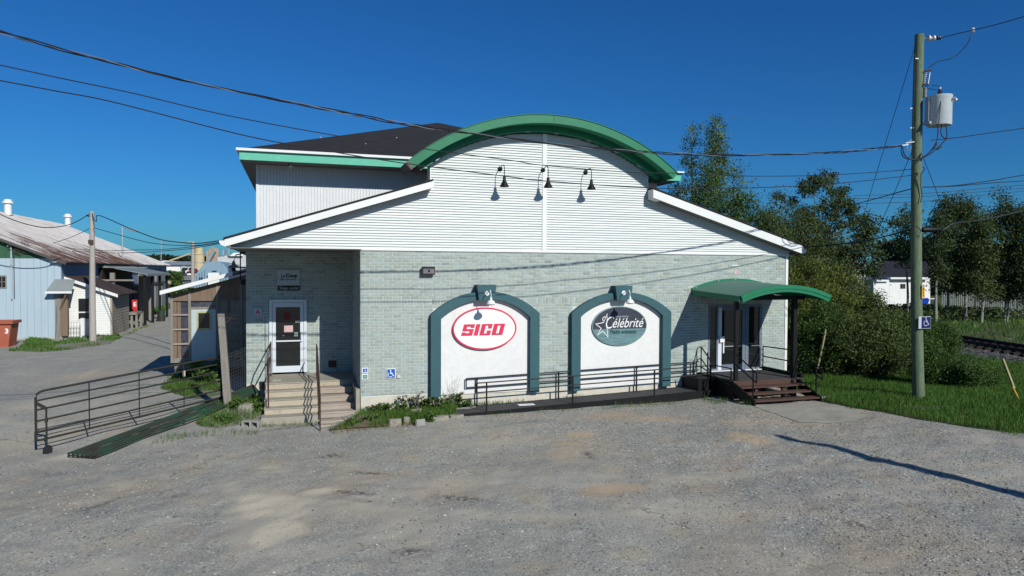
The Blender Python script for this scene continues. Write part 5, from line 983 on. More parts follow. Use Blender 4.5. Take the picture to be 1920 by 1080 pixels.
# dumpster
DU = thing('dumpster', 'red open top dumpster with a white number 3 at the left edge', 'dumpster', (-17.7,24.6,-.6))
MB().prism([(-20.2,-.45),(-16.45,-.45),(-16.3,.82),(-20.2,.82)], 23.3, 24.4).build('body', dumpm, DU)
MB().box(-20.3,23.18,.82,-16.2,23.36,.97).box(-16.36,23.36,.82,-16.2,24.5,.97).box(-20.3,24.35,.82,-16.36,24.5,.97).build('rim', dumpm, DU)
for x in (-20,-18.6,-17.2): MB().prism([(x,-.42),(x+.1,-.42),(x+.1,.8),(x,.8)], 23.22, 23.30).build('rib', dumpm, DU)
MB().box(-20.0,23.4,-.62,-16.6,24.3,-.45).build('skid', sleeper, DU); text('3', .36, -16.50, .42, 23.28, signwhite, DU, off=.012)
MB().box(-20.1,23.37,.70,-16.4,24.34,.80).build('load', soil, DU)
# pale pole
P2 = thing('service_pole', 'pale bare wooden service pole in the grass before the blue barn', 'utility pole', (-12.96,25.35,-.45))
MB().tube([(-12.96,25.35,-.6),(-12.97,25.36,1.5),(-12.95,25.38,4),(-12.95,25.40,7.1)], [.19,.175,.15,.125], 12).build('pole', pole_old, P2, True); MB().tube([(-13.05,25.2,6.8),(-13.15,25.1,6.85)], .04, 8).build('insulator', wire_m, P2); MB().box(-13.1,25.15,5.2,-12.85,25.25,5.45).build('bracket', rust, P2)
def wire(name, label, pts, r, group=None, m=None, sub=6, cat='wire'):     # pts: world points, smoothed
    P = [Vector(p) for p in pts]; out = []
    for i in range(len(P)-1):
        p0 = P[max(i-1,0)]; p1 = P[i]; p2 = P[i+1]; p3 = P[min(i+2,len(P)-1)]
        for k in range(sub):
            t_ = k/sub; out.append(.5*((2*p1)+(p2-p0)*t_+(2*p0-5*p1+4*p2-p3)*t_*t_+(3*p1-p0-3*p2+p3)*t_**3))
    out.append(P[-1]); o = MB().tube(out, r, 6).build(name, m or wire_m, None, True); tag(o, label, cat, group); return out
def wd(pxs, d0, d1):
    n_ = len(pxs)-1; x0_, x1_ = pxs[0][0], pxs[-1][0]; return [at(px, py, d0+(d1-d0)*(px-x0_)/(x1_-x0_)) for px, py in pxs]
GW = 'wires over the left drive'
wire('overhead_wire', 'twisted black wire sagging from the left edge to the pale pole top', wd([(-60,370),(0,401.6),(35,416),(70,425),(95,426.6),(127,422),(150,412),(171,399)], 36, 39.8), .028, GW)
wire('overhead_wire', 'upper black wire from the pale pole top toward the shop eave', wd([(173,400),(176,412),(181,414.5),(186,404),(247,430),(300,449),(350,455.5),(375,456),(411,451.5),(445,446)], 39.6, 26), .024, GW)
wire('overhead_wire', 'second black wire leaving the pale pole below its top', wd([(175,427),(215,438),(258,450),(300,457.8),(360,460.5),(411,454.5),(440,450)], 39.6, 26), .018, GW)
wire('overhead_wire', 'thin wire from the pale pole down to the barn roof', wd([(100,456),(112,452),(140,442),(169,428)], 44, 40), .016, GW)
wire('overhead_wire', 'lower wire crossing the barn roof toward the shop', wd([(110,463),(180,470),(258,468.5),(300,468),(358,463),(410,455),(440,450)], 50, 27), .018, GW)
wire('overhead_wire', 'lowest sagging wire crossing before the far silo', wd([(120,470),(200,474),(258,473.5),(300,471),(358,466),(410,457),(440,452)], 50, 27), .018, GW)
def lamp_pole(label, base, top, D, r, m, arm, group='street lights behind the barn'):
    t_ = thing('street_lamp', label, 'street lamp', at(*base, D), group); MB().tube([at(*base, D), at(*top, D)], r, 8).build('pole', m, t_, True)
    a = at(*top, D); b_ = at(*arm, D); MB().tube([a-Vector((0,0,.1)), a.lerp(b_,.5)+Vector((0,0,.05)), b_], r*.6, 6).build('arm', m, t_); dx = (b_-a).normalized()*.5
    MB().bar(b_-dx*.2, b_+dx, .28, .16).build('lamp_head', steel, t_, bevel=.04)
lamp_pole('tall thin street lamp rising above the barn eave', (230,486), (229,426), 60, .06, steel, (247,431)); lamp_pole('faint thin street lamp beyond the end of the barn', (302,505), (302,449), 95, .06, steel, (317,449)); lamp_pole('wooden lamp pole left of the blue quonset hut', (361,532), (362,453), 100, .22, pole_old, (351,456))

# ------------------------------------------------------------------ far industrial yard
def slab(name, m, parent, pts, D, depth):   # front outline measured at distance D, pushed back
    yq = at(pts[0][0], 500, D).y; mb = MB().prism([on_y(px, py, yq) for px, py in pts], yq, yq+depth); return mb.build(name, m, parent)
q = thing('quonset_hut', 'faded blue quonset hut with an arched front and white door', 'shed', at(397,530,110))
slab('front_wall', far_blue, q, [(362,540),(364,524),(369,512),(376,502),(385,494),(397,489.5),(409,490),(419,494.5),(426,503),(428,512),(428,540)], 110, 24); qd = slab('door', whiteb, q, [(390,536),(390,511.5),(411,511.5),(411,536)], 109.9, .05); slab('window', sleeper, q, [(374,530),(374,520),(380,520),(380,530)], 109.9, .05)
slab('door_plate', sleeper, q, [(397,510),(397,507.5),(406,507.5),(406,510)], 109.9, .05)
yq = at(397,500,110).y; mb = MB()
for k in range(13):
    px = 366+k*5
    if 387 < px < 413: continue
    mb2 = on_y(px, 540, yq-.05)
    topy = {0:520}.get(k, None); zt_ = on_y(px, 489.5+((px-397)/35)**2*22+1.5, yq-.05)[1]; mb.box(mb2[0]-.03, yq-.012, -1, mb2[0]+.03, yq-.001, zt_-.35-abs(px-397)*.012)
mb.build('rib', far_blue, q)
q = thing('curved_roof_shed', 'dark blue shed with a curved pale roof right of the quonset hut', 'shed', at(440,520,80)); slab('wall', mat('deep_navy_wall', (.03,.04,.09), .7), q, [(429,540),(429,500),(440,507),(462,507),(462,540)], 80, 12); slab('roof', mat('pale_curved_roof', (.42,.42,.42), .6), q, [(431,494),(433,501),(441,507),(455,507),(446,502),(438,498)], 79.9, 12)
q = thing('white_warehouse', 'long low white warehouse with a grey roof in the distance', 'warehouse', at(345,512,220)); slab('wall', whiteb, q, [(296,516),(296,496.5),(380,496.5),(380,516)], 220, 30)
yq = at(296,500,220).y; a = on_y(290,496.5,yq-1); b_ = on_y(382,496.5,yq-1); MB().add([(a[0],yq-1,a[1]),(b_[0],yq-1,b_[1]),(b_[0],yq+18,b_[1]+1.3),(a[0],yq+18,a[1]+1.3)],[(0,1,2,3)]).build('roof', far_grey, q); slab('vent_panel', far_grey, q, [(337.5,511),(337.5,500),(345,498.5),(353.5,500),(353.5,511)], 219.9, .05)
q = thing('white_dome_store', 'low white roofed store behind the white warehouse', 'store', at(320,500,280)); slab('wall', whiteb, q, [(296,500),(296,490),(310,488.5),(330,490),(345,493),(345,500)], 280, 30)
q = thing('silo', 'cream coloured cylindrical silo with a wide collar', 'silo', at(372,500,200)); c = at(373,495,200); k_ = 200/1290
MB().lathe([(9.5*k_,-8),(9.5*k_,17.5*k_),(10.5*k_,18*k_),(7.5*k_,20*k_),(7.5*k_,31*k_),(4*k_,32*k_),(0,32*k_)], c, 24).build('tank', silo_m, q, True); MB().lathe([(9.7*k_,2*k_),(9.7*k_,3*k_)], c, 24).build('band', far_grey, q)
q = thing('side_tower', 'slim cream tower left of the silo', 'tower', at(361,500,202)); slab('tower', silo_m, q, [(358.5,500),(358.5,474),(364.5,470),(364.5,500)], 202, 3); MB().bar(at(358,475,202), at(318,489,202), .5, .4).build('chute', silo_m, q)
q = thing('conveyor_tower', 'tan steel conveyor and screening tower beside the silo', 'machinery', at(400,495,205)); mb = MB(); rr = random.Random(3)
for px in (389,394,399,404,408): mb.bar(at(px,498,205), at(px,462+abs(px-400)*.8,205), .6)
for py in (468,476,484,491): mb.bar(at(388,py,205), at(409,py-1,205), .45)
for px, py, px2, py2 in ((389,490,399,468),(394,476,404,468),(399,492,408,476),(389,476,394,468)): mb.bar(at(px,py,205), at(px2,py2,205), .5)
mb.build('frame', far_tan, q); MB().bar(at(388,496,204), at(402,471,204), 1.6, .9).build('belt', far_grey, q); slab('cabin', far_tan, q, [(396,474),(396,465),(404,464),(404,474)], 205, 3)
slab('hopper', far_tan, q, [(400,490),(400,480),(407,480),(407,490)], 205, 3)
q = thing('pale_plant_hall', 'pale grey plant hall behind the quonset hut', 'building', at(430,500,190)); slab('wall', mat('pale_hall', (.52,.54,.56), .7), q, [(408,500),(408,482),(425,479),(450,478),(470,478),(470,500)], 190, 20); slab('rooftop_unit', far_grey, q, [(417,479),(417,468),(421,468),(421,479)], 190, 2); slab('rooftop_unit', far_grey, q, [(428,479),(428,465),(431,465),(431,479)], 190, 2); slab('gable', whiteb, q, [(430,480),(438,474),(455,474),(455,480)], 190, 3)
def car(label, px, py, D, m, L_=4.2, ht=1.5):
    b0 = at(px, py, D); t_ = thing('parked_car', label, 'car', b0, 'cars by the white warehouse'); x, y, z = b0
    MB().prism([(x,z+.25),(x+L_,z+.25),(x+L_,z+.8),(x+L_*.8,z+.9),(x+L_*.68,z+ht),(x+L_*.25,z+ht),(x+L_*.12,z+.9),(x,z+.8)], y, y+1.7).build('body', m, t_)
    MB().prism([(x+L_*.72,z+.92),(x+L_*.65,z+ht-.1),(x+L_*.28,z+ht-.1),(x+L_*.18,z+.92)], y-.02, y).build('window', dark_glass, t_)
    for q_ in (.18,.8): MB().lathe([(.33,0),(.33,.2)], (x+L_*q_,y-.03,z+.33), 12, (0,1,0)).build('wheel', tyre, t_)
car('white parked car before the distant warehouse', 331, 514, 190, car_w, 5.5, 1.9); car('dark parked car between two white vehicles far away', 340, 514, 189, car_d, 3.8); car('white van parked right of the dark car far away', 337.5+10, 513, 188, car_w, 3.6, 1.8); car('maroon parked car nearest the wooden lamp pole', 354, 513, 187, car_r, 2.6, 1.4)
LG = thing('log_pile', 'small pile of pale cut logs in the far meadow', 'logs', at(315,530,100)); mb = MB()
for k in range(4): MB().tube([at(311,530-k%2*1.5,100+k), at(320,531-k%2*1.5,100+k)], .22, 8).build('log', paleW, LG)
# ------------------------------------------------------------------ main utility pole with transformer
UP = thing('utility_pole', 'tall greenish wooden utility pole with a transformer standing in the right grass', 'utility pole', (16.0,-3.95,-.02))
PX = lambda z: 15.97+.008*(z-3)**2*.35 if z < 3 else 15.97+(z-3)*.0145
MB().tube([at(1723,762,20.6),at(1722,730,20.6),at(1720.5,670,20.6),at(1718.5,570,20.6),at(1717.8,460,20.6),at(1718.3,340,20.6),at(1720,220,20.6),at(1722,130,20.6),at(1724,65,20.6)], [.168,.163,.158,.153,.148,.143,.138,.133,.126], 18).build('pole', polem, UP, True)
MB().bar(at(1716,110,20.4), at(1722,110,20.4), .03).build('bolt', steel, UP)
TR = thing('transformer', 'light grey cylindrical transformer can hung on the utility pole', 'transformer', (16.28,-4.22,8.15)); c = (16.42,-4.16,8.13)
MB().lathe([(.31,0),(.325,.03),(.325,.80),(.335,.82),(.335,.87),(.20,.90),(0,.91)], c, 32).build('tank', tank_m, TR, True)
MB().box(16.05,-4.12,8.2,16.16,-3.98,8.95).box(16.0,-4.2,8.16,16.2,-3.95,8.24).build('bracket', steel, TR)
MB().lathe([(.05,0),(.07,.03),(.05,.06),(.07,.09),(.045,.13),(.03,.18)], (16.42,-4.16,9.03), 14).build('bushing', porc_d, TR, True); MB().lathe([(.03,0),(.035,.06),(0,.08)], (16.42,-4.16,9.20), 10).build('bushing_cap', porc, TR)
for dx, dy in ((.12,-.32),(.28,-.22),(.33,-.08)): MB().lathe([(.03,0),(.05,.05),(.03,.09)], (c[0]+dx,c[1]+dy,c[2]+.72), 10, (dx,dy,.1)).build('side_bushing', steel, TR)
# top dead end insulators
def insul(a, b_, n_, r, m, name, label, parent=None):
    a, b_ = Vector(a), Vector(b_); prof = []; L_ = (b_-a).length
    for k in range(n_): h = L_*k/n_; prof += [(r*.35,h),(r,h+L_*.25/n_),(r,h+L_*.5/n_),(r*.35,h+L_*.8/n_)]
    return MB().lathe(prof, a, 14, b_-a).build(name, m, parent, True)
IT = thing('insulator_string', 'white disc insulators at the top of the utility pole', 'insulator', (16.2,-3.9,10.8)); a = at(1735,72,20.6); 
insul(at(1738,71.5,20.5), at(1756,71.5,20.5), 2, .085, porc, 'white_disc', '', IT); insul(at(1757,71.5,20.5), at(1764,70.5,20.5), 2, .06, porc_d, 'dark_disc', '', IT); MB().tube([at(1729,73,20.55), at(1739,71.5,20.5)], .018, 6).build('hook', steel, IT)
CO = thing('fuse_cutout', 'white porcelain fuse cutout on the right side of the utility pole', 'fuse', at(1736,150,20.5))
insul(at(1733,158,20.5), at(1736.5,131,20.5), 7, .05, porc, 'insulator', '', CO); MB().tube([at(1740,158,20.4), at(1743.5,136,20.4)], .018, 8).build('fuse_tube', steel, CO); MB().bar(at(1734,133,20.45), at(1747,131,20.4), .04,.05).build('clip', rust, CO); MB().bar(at(1732,158,20.45), at(1741,159,20.4), .05,.05).build('clip', rust, CO)
AR = thing('lightning_arrester', 'grey ribbed arrester between fuse and transformer', 'insulator', at(1734,175,20.5)); insul(at(1734,183,20.5), at(1734.5,164,20.5), 8, .055, steel, 'ribbed_body', '', AR)
T = wire
dd = 20.45
T('jumper_wire', 'black jumper looping from the line clamp down to the fuse', [at(*p,dd) for p in ((1822,60),(1815,80),(1800,98),(1785,109),(1768,113),(1755,117),(1741,127))], .013, 'jumper wires on the utility pole')
LC = thing('line_clamp', 'white clamp on the top line right of the utility pole', 'clamp', at(1825,57,21)); MB().lathe([(.03,0),(.06,.03),(.03,.06),(.06,.1),(.03,.14)], at(1824,61,20.6), 10).build('clamp', porc, LC)
T('jumper_wire', 'small black loop between fuse and transformer bushing', [at(*p,dd) for p in ((1735,162),(1745,167),(1757,168),(1763,165),(1758,161),(1748,160))], .011, 'jumper wires on the utility pole')
T('jumper_wire', 'inner black cable looping under the transformer to the service line', [at(*p,20.15) for p in ((1757,188),(1756.5,210),(1758.5,235),(1758,258),(1752,274),(1740,288),(1727,296),(1712,299),(1702,296),(1695,288),(1692,273))], .016, 'jumper wires on the utility pole')
T('jumper_wire', 'outer black cable looping under the transformer to the service line', [at(*p,20.05) for p in ((1773,190),(1773,225),(1775.5,255),(1769,266),(1757,278),(1740,291),(1722,299),(1706,299),(1694,294),(1690,284),(1691,272))], .016, 'jumper wires on the utility pole')
T('jumper_wire', 'short black cable from the transformer base to the right line', [at(*p,20.2) for p in ((1766,230),(1764,248),(1768,257),(1776,259.5))], .014, 'jumper wires on the utility pole')
T('jumper_wire', 'thin black cable running down the face of the transformer', [at(*p,20.05) for p in ((1764,190),(1762,210),(1760,232))], .010, 'jumper wires on the utility pole')
for px, py, px2, py2, lb in ((1750,279,1756,269,'inner'),(1757,280,1764,274,'outer')):
    q = thing('cable_sleeve', 'black splice sleeve on the '+lb+' transformer loop', 'sleeve', at(px,py,20.1)); MB().tube([at(px,py,20.1), at(px2,py2,20.1)], .032, 8).build('sleeve', wire_m, q)
def cablepl(px, py):      # vertical plane the service lines hang in
    d = sight(px, py); t_ = (-5.09-(EYE[1]-.09*EYE[0]))/(d[1]-.09*d[0]); return Vector((EYE[0]+t_*d[0], EYE[1]+t_*d[1], EYE[2]+t_*d[2]))
def ext(P): return [P[0]+(P[0]-P[1])*2.2]+P
A_px = [(0,60),(105,90),(210,117),(320,145),(480,179),(680,218),(775,235),(960,260),(1020,268),(1200,285),(1320,290),(1400,291),(1520,288),(1600,283),(1690,273)]
PA_ = ext([cablepl(*p) for p in A_px])
path = []
for i in range(len(PA_)-1):
    p0 = PA_[max(i-1,0)]; p1 = PA_[i]; p2 = PA_[i+1]; p3 = PA_[min(i+2,len(PA_)-1)]
    for k in range(24): t_ = k/24; path.append(.5*((2*p1)+(p2-p0)*t_+(2*p0-5*p1+4*p2-p3)*t_*t_+(3*p1-p0-3*p2+p3)*t_**3))
path.append(PA_[-1])
TC = thing('service_cable', 'thick twisted service cable crossing in front of the arched roof crest', 'cable', PA_[0])
s_ = 0; hel = [[], [], []]
for i, p in enumerate(path):
    if i: s_ += (p-path[i-1]).length
    for q in range(3):
        a = s_*3.3+q*2.094+.5*math.sin(s_*1.3); rr_ = .020+.008*math.sin(s_*.9); hel[q].append(p+Vector((0,math.cos(a),math.sin(a)))*rr_)
for q in range(3): MB().tube(hel[q], .0125 if q < 2 else .0095, 5).build('strand', wire_m if q < 2 else wire_l, TC, True)
B_px = [(0,122),(125,149),(250,175),(415,214),(605,250),(780,277),(960,301),(1017,309.7),(1182,323),(1283,325),(1394,330),(1530,329),(1640,323),(1712,317)]
C_px = [(0,151),(107,171),(215,192),(450,252),(575,276),(750,305),(960,332),(1017,339),(1210,352),(1367,353),(1511,348),(1611,340),(1714,328)]
wire('overhead_wire', 'upper thin telephone wire crossing below the twisted cable', ext([cablepl(*p) for p in B_px]), .0105, 'thin wires across the front'); wire('overhead_wire', 'lower thin telephone wire crossing the gable lamps', ext([cablepl(*p) for p in C_px]), .0115, 'thin wires across the front')
DE = thing('dead_end_clamp', 'bundle of clamps where the service cable meets the utility pole', 'clamp', at(1705,270,20.4)); MB().bar(at(1690,273,20.4), at(1703,271,20.4), .04).bar(at(1698,268,20.4), at(1714,266,20.4), .03).tube([at(1700,271,20.4), at(1706,264,20.4), at(1710,262,20.4)], .012, 6).tube([at(1702,272,20.4), at(1701,282,20.4), at(1706,282,20.4), at(1709,275,20.4)], .010, 6).build('clamp', steel, DE)
RG = 'lines leaving the utility pole to the right'
def rw_(label, pxs, d0, d1, r=.013): wire('overhead_wire', label, wd(pxs, d0, d1), r, RG)
rw_('topmost line rising from the disc insulators to the right edge', [(1764,71),(1800,62),(1860,48),(1920,31),(1990,8)], 20.5, 19)
rw_('line leaving the pole just below the transformer', [(1745,263),(1790,258.5),(1850,250),(1920,240),(1990,227)], 20.5, 20)
rw_('upper of two dark lines leaving the pole at tree top height', [(1728,351),(1780,349),(1850,340),(1920,328),(1990,315)], 20.6, 24, .016); rw_('lower of two dark lines leaving the pole at tree top height', [(1730,351),(1790,349),(1860,343),(1920,339),(1990,333)], 20.6, 26, .014)
for k, (y0, y1) in enumerate(((365,346),(371,352),(380,357))): rw_(['highest','middle','lowest'][k]+' of three faint far lines behind the utility pole', [(1600,y0+2),(1740,y0-3),(1840,(y0+y1)/2-2),(1930,y1)], 60, 60, .022)
rw_('heavy black cable through the trees with a splice case', [(1400,512),(1480,497),(1560,480),(1640,455),(1712,430),(1760,431),(1830,414),(1920,397),(1990,386)], 26, 20.2, .022) if False else None
wire('overhead_wire', 'black communication cable descending left through the trees', wd([(1712,429),(1680,438),(1620,452),(1560,459),(1480,466)], 20.5, 30), .022, RG)
wire('overhead_wire', 'black communication cable running right past the splice case', wd([(1724,430),(1765,432),(1790,419),(1850,411),(1920,395),(1990,380)], 20.5, 22), .022, RG)
wire('overhead_wire', 'dark line dropping left from the pole behind the big tree', wd([(1714,353),(1690,359),(1640,373),(1590,386)], 20.6, 34), .018, RG)
SPC = thing('splice_case', 'black cylindrical splice case hung right of the utility pole', 'splice case', at(1748,431,20.5)); MB().tube([at(1727,431,20.5),at(1730,431,20.5),at(1762,430,20.5),at(1766,430,20.5)], [.03,.075,.075,.03], 12).build('case', blackp, SPC, True); MB().tube([at(1718,424,20.3), at(1727,432,20.3), at(1722,445,20.3), at(1718,440,20.3)], .014, 6).build('strap', wire_m, SPC)
RC = thing('riser_cable', 'thin cables stapled down the right side of the utility pole', 'cable', at(1728,330,20.4)); MB().tube([at(1731,313,20.3),at(1734,317,20.3),at(1727,326,20.35),at(1726.5,350,20.4),at(1729,365,20.4),at(1726,380,20.4)], .014, 6).tube([at(1716,100,20.42), at(1713,200,20.42), at(1711,300,20.42)], .012, 6).build('cable', wire_m, RC)
for px, py in ((1709,203.5),(1709,240)): MB().bar(at(px-3,py,20.45), at(px+4,py-.5,20.45), .03).build('pole_step', steel, UP)
def guy(label, a, b_, r=.009): q = MB().tube([a, b_], r, 5).build('guy_wire', wire_l if False else wire_m, None); tag(q, label, 'guy wire', 'guy wires of the utility pole')
anchL = Vector((16.25,.55,.05)); 
guy('guy wire from the pole top down left behind the bush', at(1714,92,20.5), anchL); guy('guy wire from below the transformer down left behind the bush', at(1712,280,20.5), anchL)
ancR = at(1908,748,20.5); guy('guy wire running down right to the yellow anchor guard', at(1727,285,20.5), ancR)
def guard_(label, a, b_, r):
    q = thing('guy_guard', label, 'guy guard', b_, 'guy guards'); MB().tube([a, a.lerp(b_,.5)+Vector((.01,0,-.02)), b_], [r,r,r*.9], 8).build('tube', guard, q, True)
guard_('pale plastic guy guard in the grass near the right edge', at(1880,673,20.6), at(1901,728,20.5), .042); q = thing('guy_anchor', 'yellow ended anchor rod at the foot of the right guy guard', 'anchor', ancR); MB().tube([at(1898,725,20.5), at(1911,750,20.5)], .028, 8).build('rod', yellow, q)
guard_('tan guy guard leaning beside the deck stairs', at(1548,618,24.6), at(1533,690,24.8), .034)
# signs on pole
q = thing('pole_tag', 'yellow vertical number plate on the utility pole reading T823', 'sign', (16.02,-4.1,3.1)); zc = 3.1
fx, fy = 16.02, -4.075
MB().box(fx-.055,fy-.012,3.22-.20,fx+.055,fy,3.22+.20).build('plate', yellow, q); MB().box(fx-.055,fy-.016,3.345,fx+.055,fy-.0125,3.43).build('top_plate', cream, q)
for k, ch in enumerate('T823'): text(ch, .085, fx, 3.385-.092*k, fy-.018, blackp, q)
q = thing('accessibility_sign', 'dark blue wheelchair sign bolted to the utility pole', 'sign', (16.1,-4.15,2.3)); 
MB().box(15.79,-4.155,2.13,16.25,-4.14,2.49).build('back_plate', greySign, q); MB().box(15.90,-4.163,2.145,16.235,-4.156,2.475).build('plate', navyS, q); wheelchair(MB(), 16.065, 2.33, .30, -4.170, -4.164).build('wheelchair_symbol', greySign, q)
# second pole outside the frame whose shadow lies on the lot
tip = Vector((9.35,-5.65,-.2)); H = 8.0; ts = H/SUNV.z; bp_ = Vector((tip.x+SUNV.x*ts, tip.y+SUNV.y*ts, -.3))
q = thing('roadside_pole', 'roadside pole beyond the right edge casting the long shadow on the lot', 'utility pole', bp_); MB().tube([bp_, bp_+Vector((0,0,4)), bp_+Vector((0,0,H-.1))], [.22,.19,.13], 14).build('pole', polem, q, True)

# ------------------------------------------------------------------ vegetation
def leaves(P, s, rg, flat=.0):
    n_ = len(P); u = rg.normal(size=(n_,3)); u /= np.linalg.norm(u,axis=1)[:,None]; v = rg.normal(size=(n_,3)); v -= (v*u).sum(1)[:,None]*u; v /= np.linalg.norm(v,axis=1)[:,None]
    ss = s*(.6+.8*rg.random(n_))[:,None]; u = u*ss; v = v*ss*.62
    V = np.stack([P-u, P+v-u*.1, P+u, P-v-u*.1], 1).reshape(-1,3); F = (np.arange(4)[None]+4*np.arange(n_)[:,None]); return V, F
def foliage(x, y, z0, H, prof, n_clump, per, s, csz, seed, trunkr, lf, bk, label, name='tree', cat='tree', group=None, stems=1, lean=(0,0), limbs=None, bare=.18, asym=0, spread=.0, base=None):
    """prof(t) gives the crown half-width at height t (0..1)"""
    rg = np.random.default_rng(seed); rd = random.Random(seed)
    t_ = thing(name, label, cat, (x, y, z0), group); mb = MB(); cl = []
    for s_ in range(stems):
        a = rd.uniform(0, 6.28); off = spread*rd.uniform(.2,1) if stems > 1 else 0; hh = H*(rd.uniform(.75,1) if s_ else 1)
        tx = x+off*math.cos(a); ty = y+off*math.sin(a); fanx = math.cos(a)*off*1.0; fany = math.sin(a)*off*1.0
        pts = []; rs = []; wob = [rd.uniform(-1,1) for _ in range(4)]
        for k in range(9):
            q = k/8; pts.append(Vector((x+(off*.3)*math.cos(a)+fanx*q+lean[0]*q*hh+.012*H*(wob[0]*math.sin(q*5+wob[1])), y+(off*.3)*math.sin(a)+fany*q+lean[1]*q*hh+.012*H*(wob[2]*math.sin(q*6+wob[3])), z0-.1+q*hh*.96))); rs.append(max(trunkr*(1-q)**.8*(1 if stems == 1 else .6), .012))
        mb.tube(pts, rs, 7)
        nl = (limbs or 26)//stems
        for k in range(nl):
            q = bare+(1-bare)*(k+rd.random())/nl; p = pts[min(int(q*8),7)].lerp(pts[min(int(q*8),7)+1], q*8-int(q*8)) if q < 1 else pts[-1]
            wv_ = prof(q)*rd.uniform(.55,1.08); an = k*2.4+rd.uniform(-.6,.6); up_ = rd.uniform(.25,.75)
            wv_ *= 1+asym*math.cos(an)
            e = p+Vector((math.cos(an)*wv_, math.sin(an)*wv_, wv_*up_)); m_ = p.lerp(e,.5)+Vector((0,0,-wv_*.07)); r_ = max(rs[min(int(q*8),8)]*.42, .012)
            if e.z > z0+H: e.z = z0+H-rd.random()*.3
            mb.tube([p, m_, e], [r_, r_*.65, .008], 5, False)
            for c_ in range(max(1, n_clump//nl//stems*1)):
                f = rd.uniform(.35,1.05); c = p.lerp(e, f) if f <= 1 else e; cl.append((c.x+rd.gauss(0,csz*.5), c.y+rd.gauss(0,csz*.5), c.z+rd.gauss(0,csz*.45), rd.uniform(.55,1.3)))
                if rd.random() < .35: mb.tube([m_, Vector(cl[-1][:3])], [r_*.4,.006], 4, False)
    mb.build('trunk', bk, t_, True)
    cl = np.array(cl); per_ = rg.poisson(per*cl[:,3]**1.5)+3; ctr = np.repeat(cl, per_, axis=0)
    P = ctr[:,:3]+rg.normal(size=(len(ctr),3))*csz*ctr[:,3:4]*np.array([.5,.5,.42]); P[:,2] = np.maximum(P[:,2], z0+.02)
    V, F = leaves(P, s, rg); tb = np.repeat(.72+.5*rg.random(len(cl)), per_)*(.75+.5*rg.random(len(P))); w_ = rg.normal(0,.05,len(P))
    tone = np.stack([tb*(1+w_), tb, tb*(1-w_)], 1); fastmesh('crown', V, F, lf, tone, t_); return t_
def oval(w_, lo=.15, pk=.55): return lambda t_: w_*math.sqrt(max(0.02, 1-((t_-pk)/(pk-lo if t_ < pk else 1.02-pk))**2))*(.80+.34*math.sin(t_*15+w_*9))*(1.0 if t_ < .7 else 1.18-.6*(t_-.7))
def conic(w_): return lambda t_: w_*(1.05-t_)**.8
def T_(px, topy, D, width_px, label, lf=leaf_dark, bk=bark, seed=1, prof=None, gz_=None, ncl=110, per=60, s=.085, csz=.55, group='trees right of the shop', **kw):
    b0 = at(px, 500, D); z0 = gz_ if gz_ is not None else g(b0.x, b0.y); top = at(px, topy, D).z; H = top-z0; w_ = width_px/1290*D/2
    foliage(b0.x, b0.y, z0, H, (prof or oval)(w_), ncl, per*1.75, s*.60*D/38, csz*D/38, seed, .0125*H, lf, bk, label, group=group, **kw)
pop = lambda w_: (lambda t_: w_*(.55+.45*math.sin(t_*9))*(1.08-t_)**.62)
T_(1342,213,38,76,'tall poplar with a pale trunk rising above the right roof slope', leaf_pop, bark_p, 11, pop, ncl=180, per=40, limbs=60, bare=.12, s=.085, csz=.42)
T_(1298,217,39,40,'slim pointed poplar just left of the tall poplar', leaf_pop, bark_p, 12, pop, ncl=100, per=32, limbs=44, bare=.12, s=.08, csz=.36)
T_(1272,330,41,62,'short poplar beside the green eave corner', leaf_pop, bark_p, 13, oval, ncl=90, per=55, bare=.1); T_(1322,300,37,80,'dense leafy lower poplar under the slim one', leaf_mid, bark_p, 14, oval, ncl=150, per=60, bare=.08)
T_(1384,350,36,84,'bushy green tree right of the tall poplar', leaf_mid, bark, 15, oval, ncl=150, per=65, bare=.05); T_(1376,300,40,36,'narrow leafy poplar top right of the tall poplar', leaf_pop, bark_p, 16, oval, ncl=70, per=50)
T_(1425,374,36,76,'round topped olive green tree behind the right rake', leaf_mid, bark, 17, oval, ncl=150, per=60, bare=.05); T_(1474,360,37,40,'spiky narrow tree between the round tree and the big dark one', leaf_dark, bark, 18, conic, ncl=90, per=50)
T_(1452,392,34,60,'low dark tree above the right end of the rake', leaf_mar, bark, 19, oval, ncl=130, per=60, bare=.05); T_(1510,388,38,64,'dark tree touching the left side of the big dark tree', leaf_mar, bark, 20, oval, ncl=150, per=60, bare=.05)
T_(1556,312,42,150,'big dark spreading tree with grey limbs and sky gaps', leaf_dark, bark, 21, lambda w_: oval(w_, .05, .55), ncl=215, per=50, s=.105, csz=.33, limbs=66, bare=.25, stems=3, spread=1.5)
T_(1622,402,43,76,'thin open tree at the right foot of the big dark tree', leaf_dark, bark, 22, lambda w_: oval(w_, .4, .72), ncl=80, per=34, s=.11, csz=.36, bare=.48)
T_(1700,388,52,62,'dark tree directly left of the utility pole', leaf_dark, bark, 23, lambda w_: oval(w_, .45, .75), ncl=70, per=36, s=.09, csz=.36, bare=.5)
T_(1757,392,50,52,'dark tree directly right of the utility pole', leaf_dark, bark_p, 24, lambda w_: oval(w_, .35, .7), ncl=100, per=42, s=.09, csz=.42, bare=.4); T_(1776,368,54,58,'tallest dark tree between pole and right edge', leaf_dark, bark_p, 25, oval, ncl=140, per=48, s=.09, csz=.45, bare=.25)
T_(1812,372,54,56,'dark tree right of the tallest one with a pale trunk', leaf_dark, bark_p, 26, oval, ncl=140, per=48, s=.09, csz=.45, bare=.25); T_(1843,402,52,52,'shorter dark tree in the gap near the right edge', leaf_mar, bark_p, 27, oval, ncl=120, per=46, s=.09, csz=.45, bare=.22)
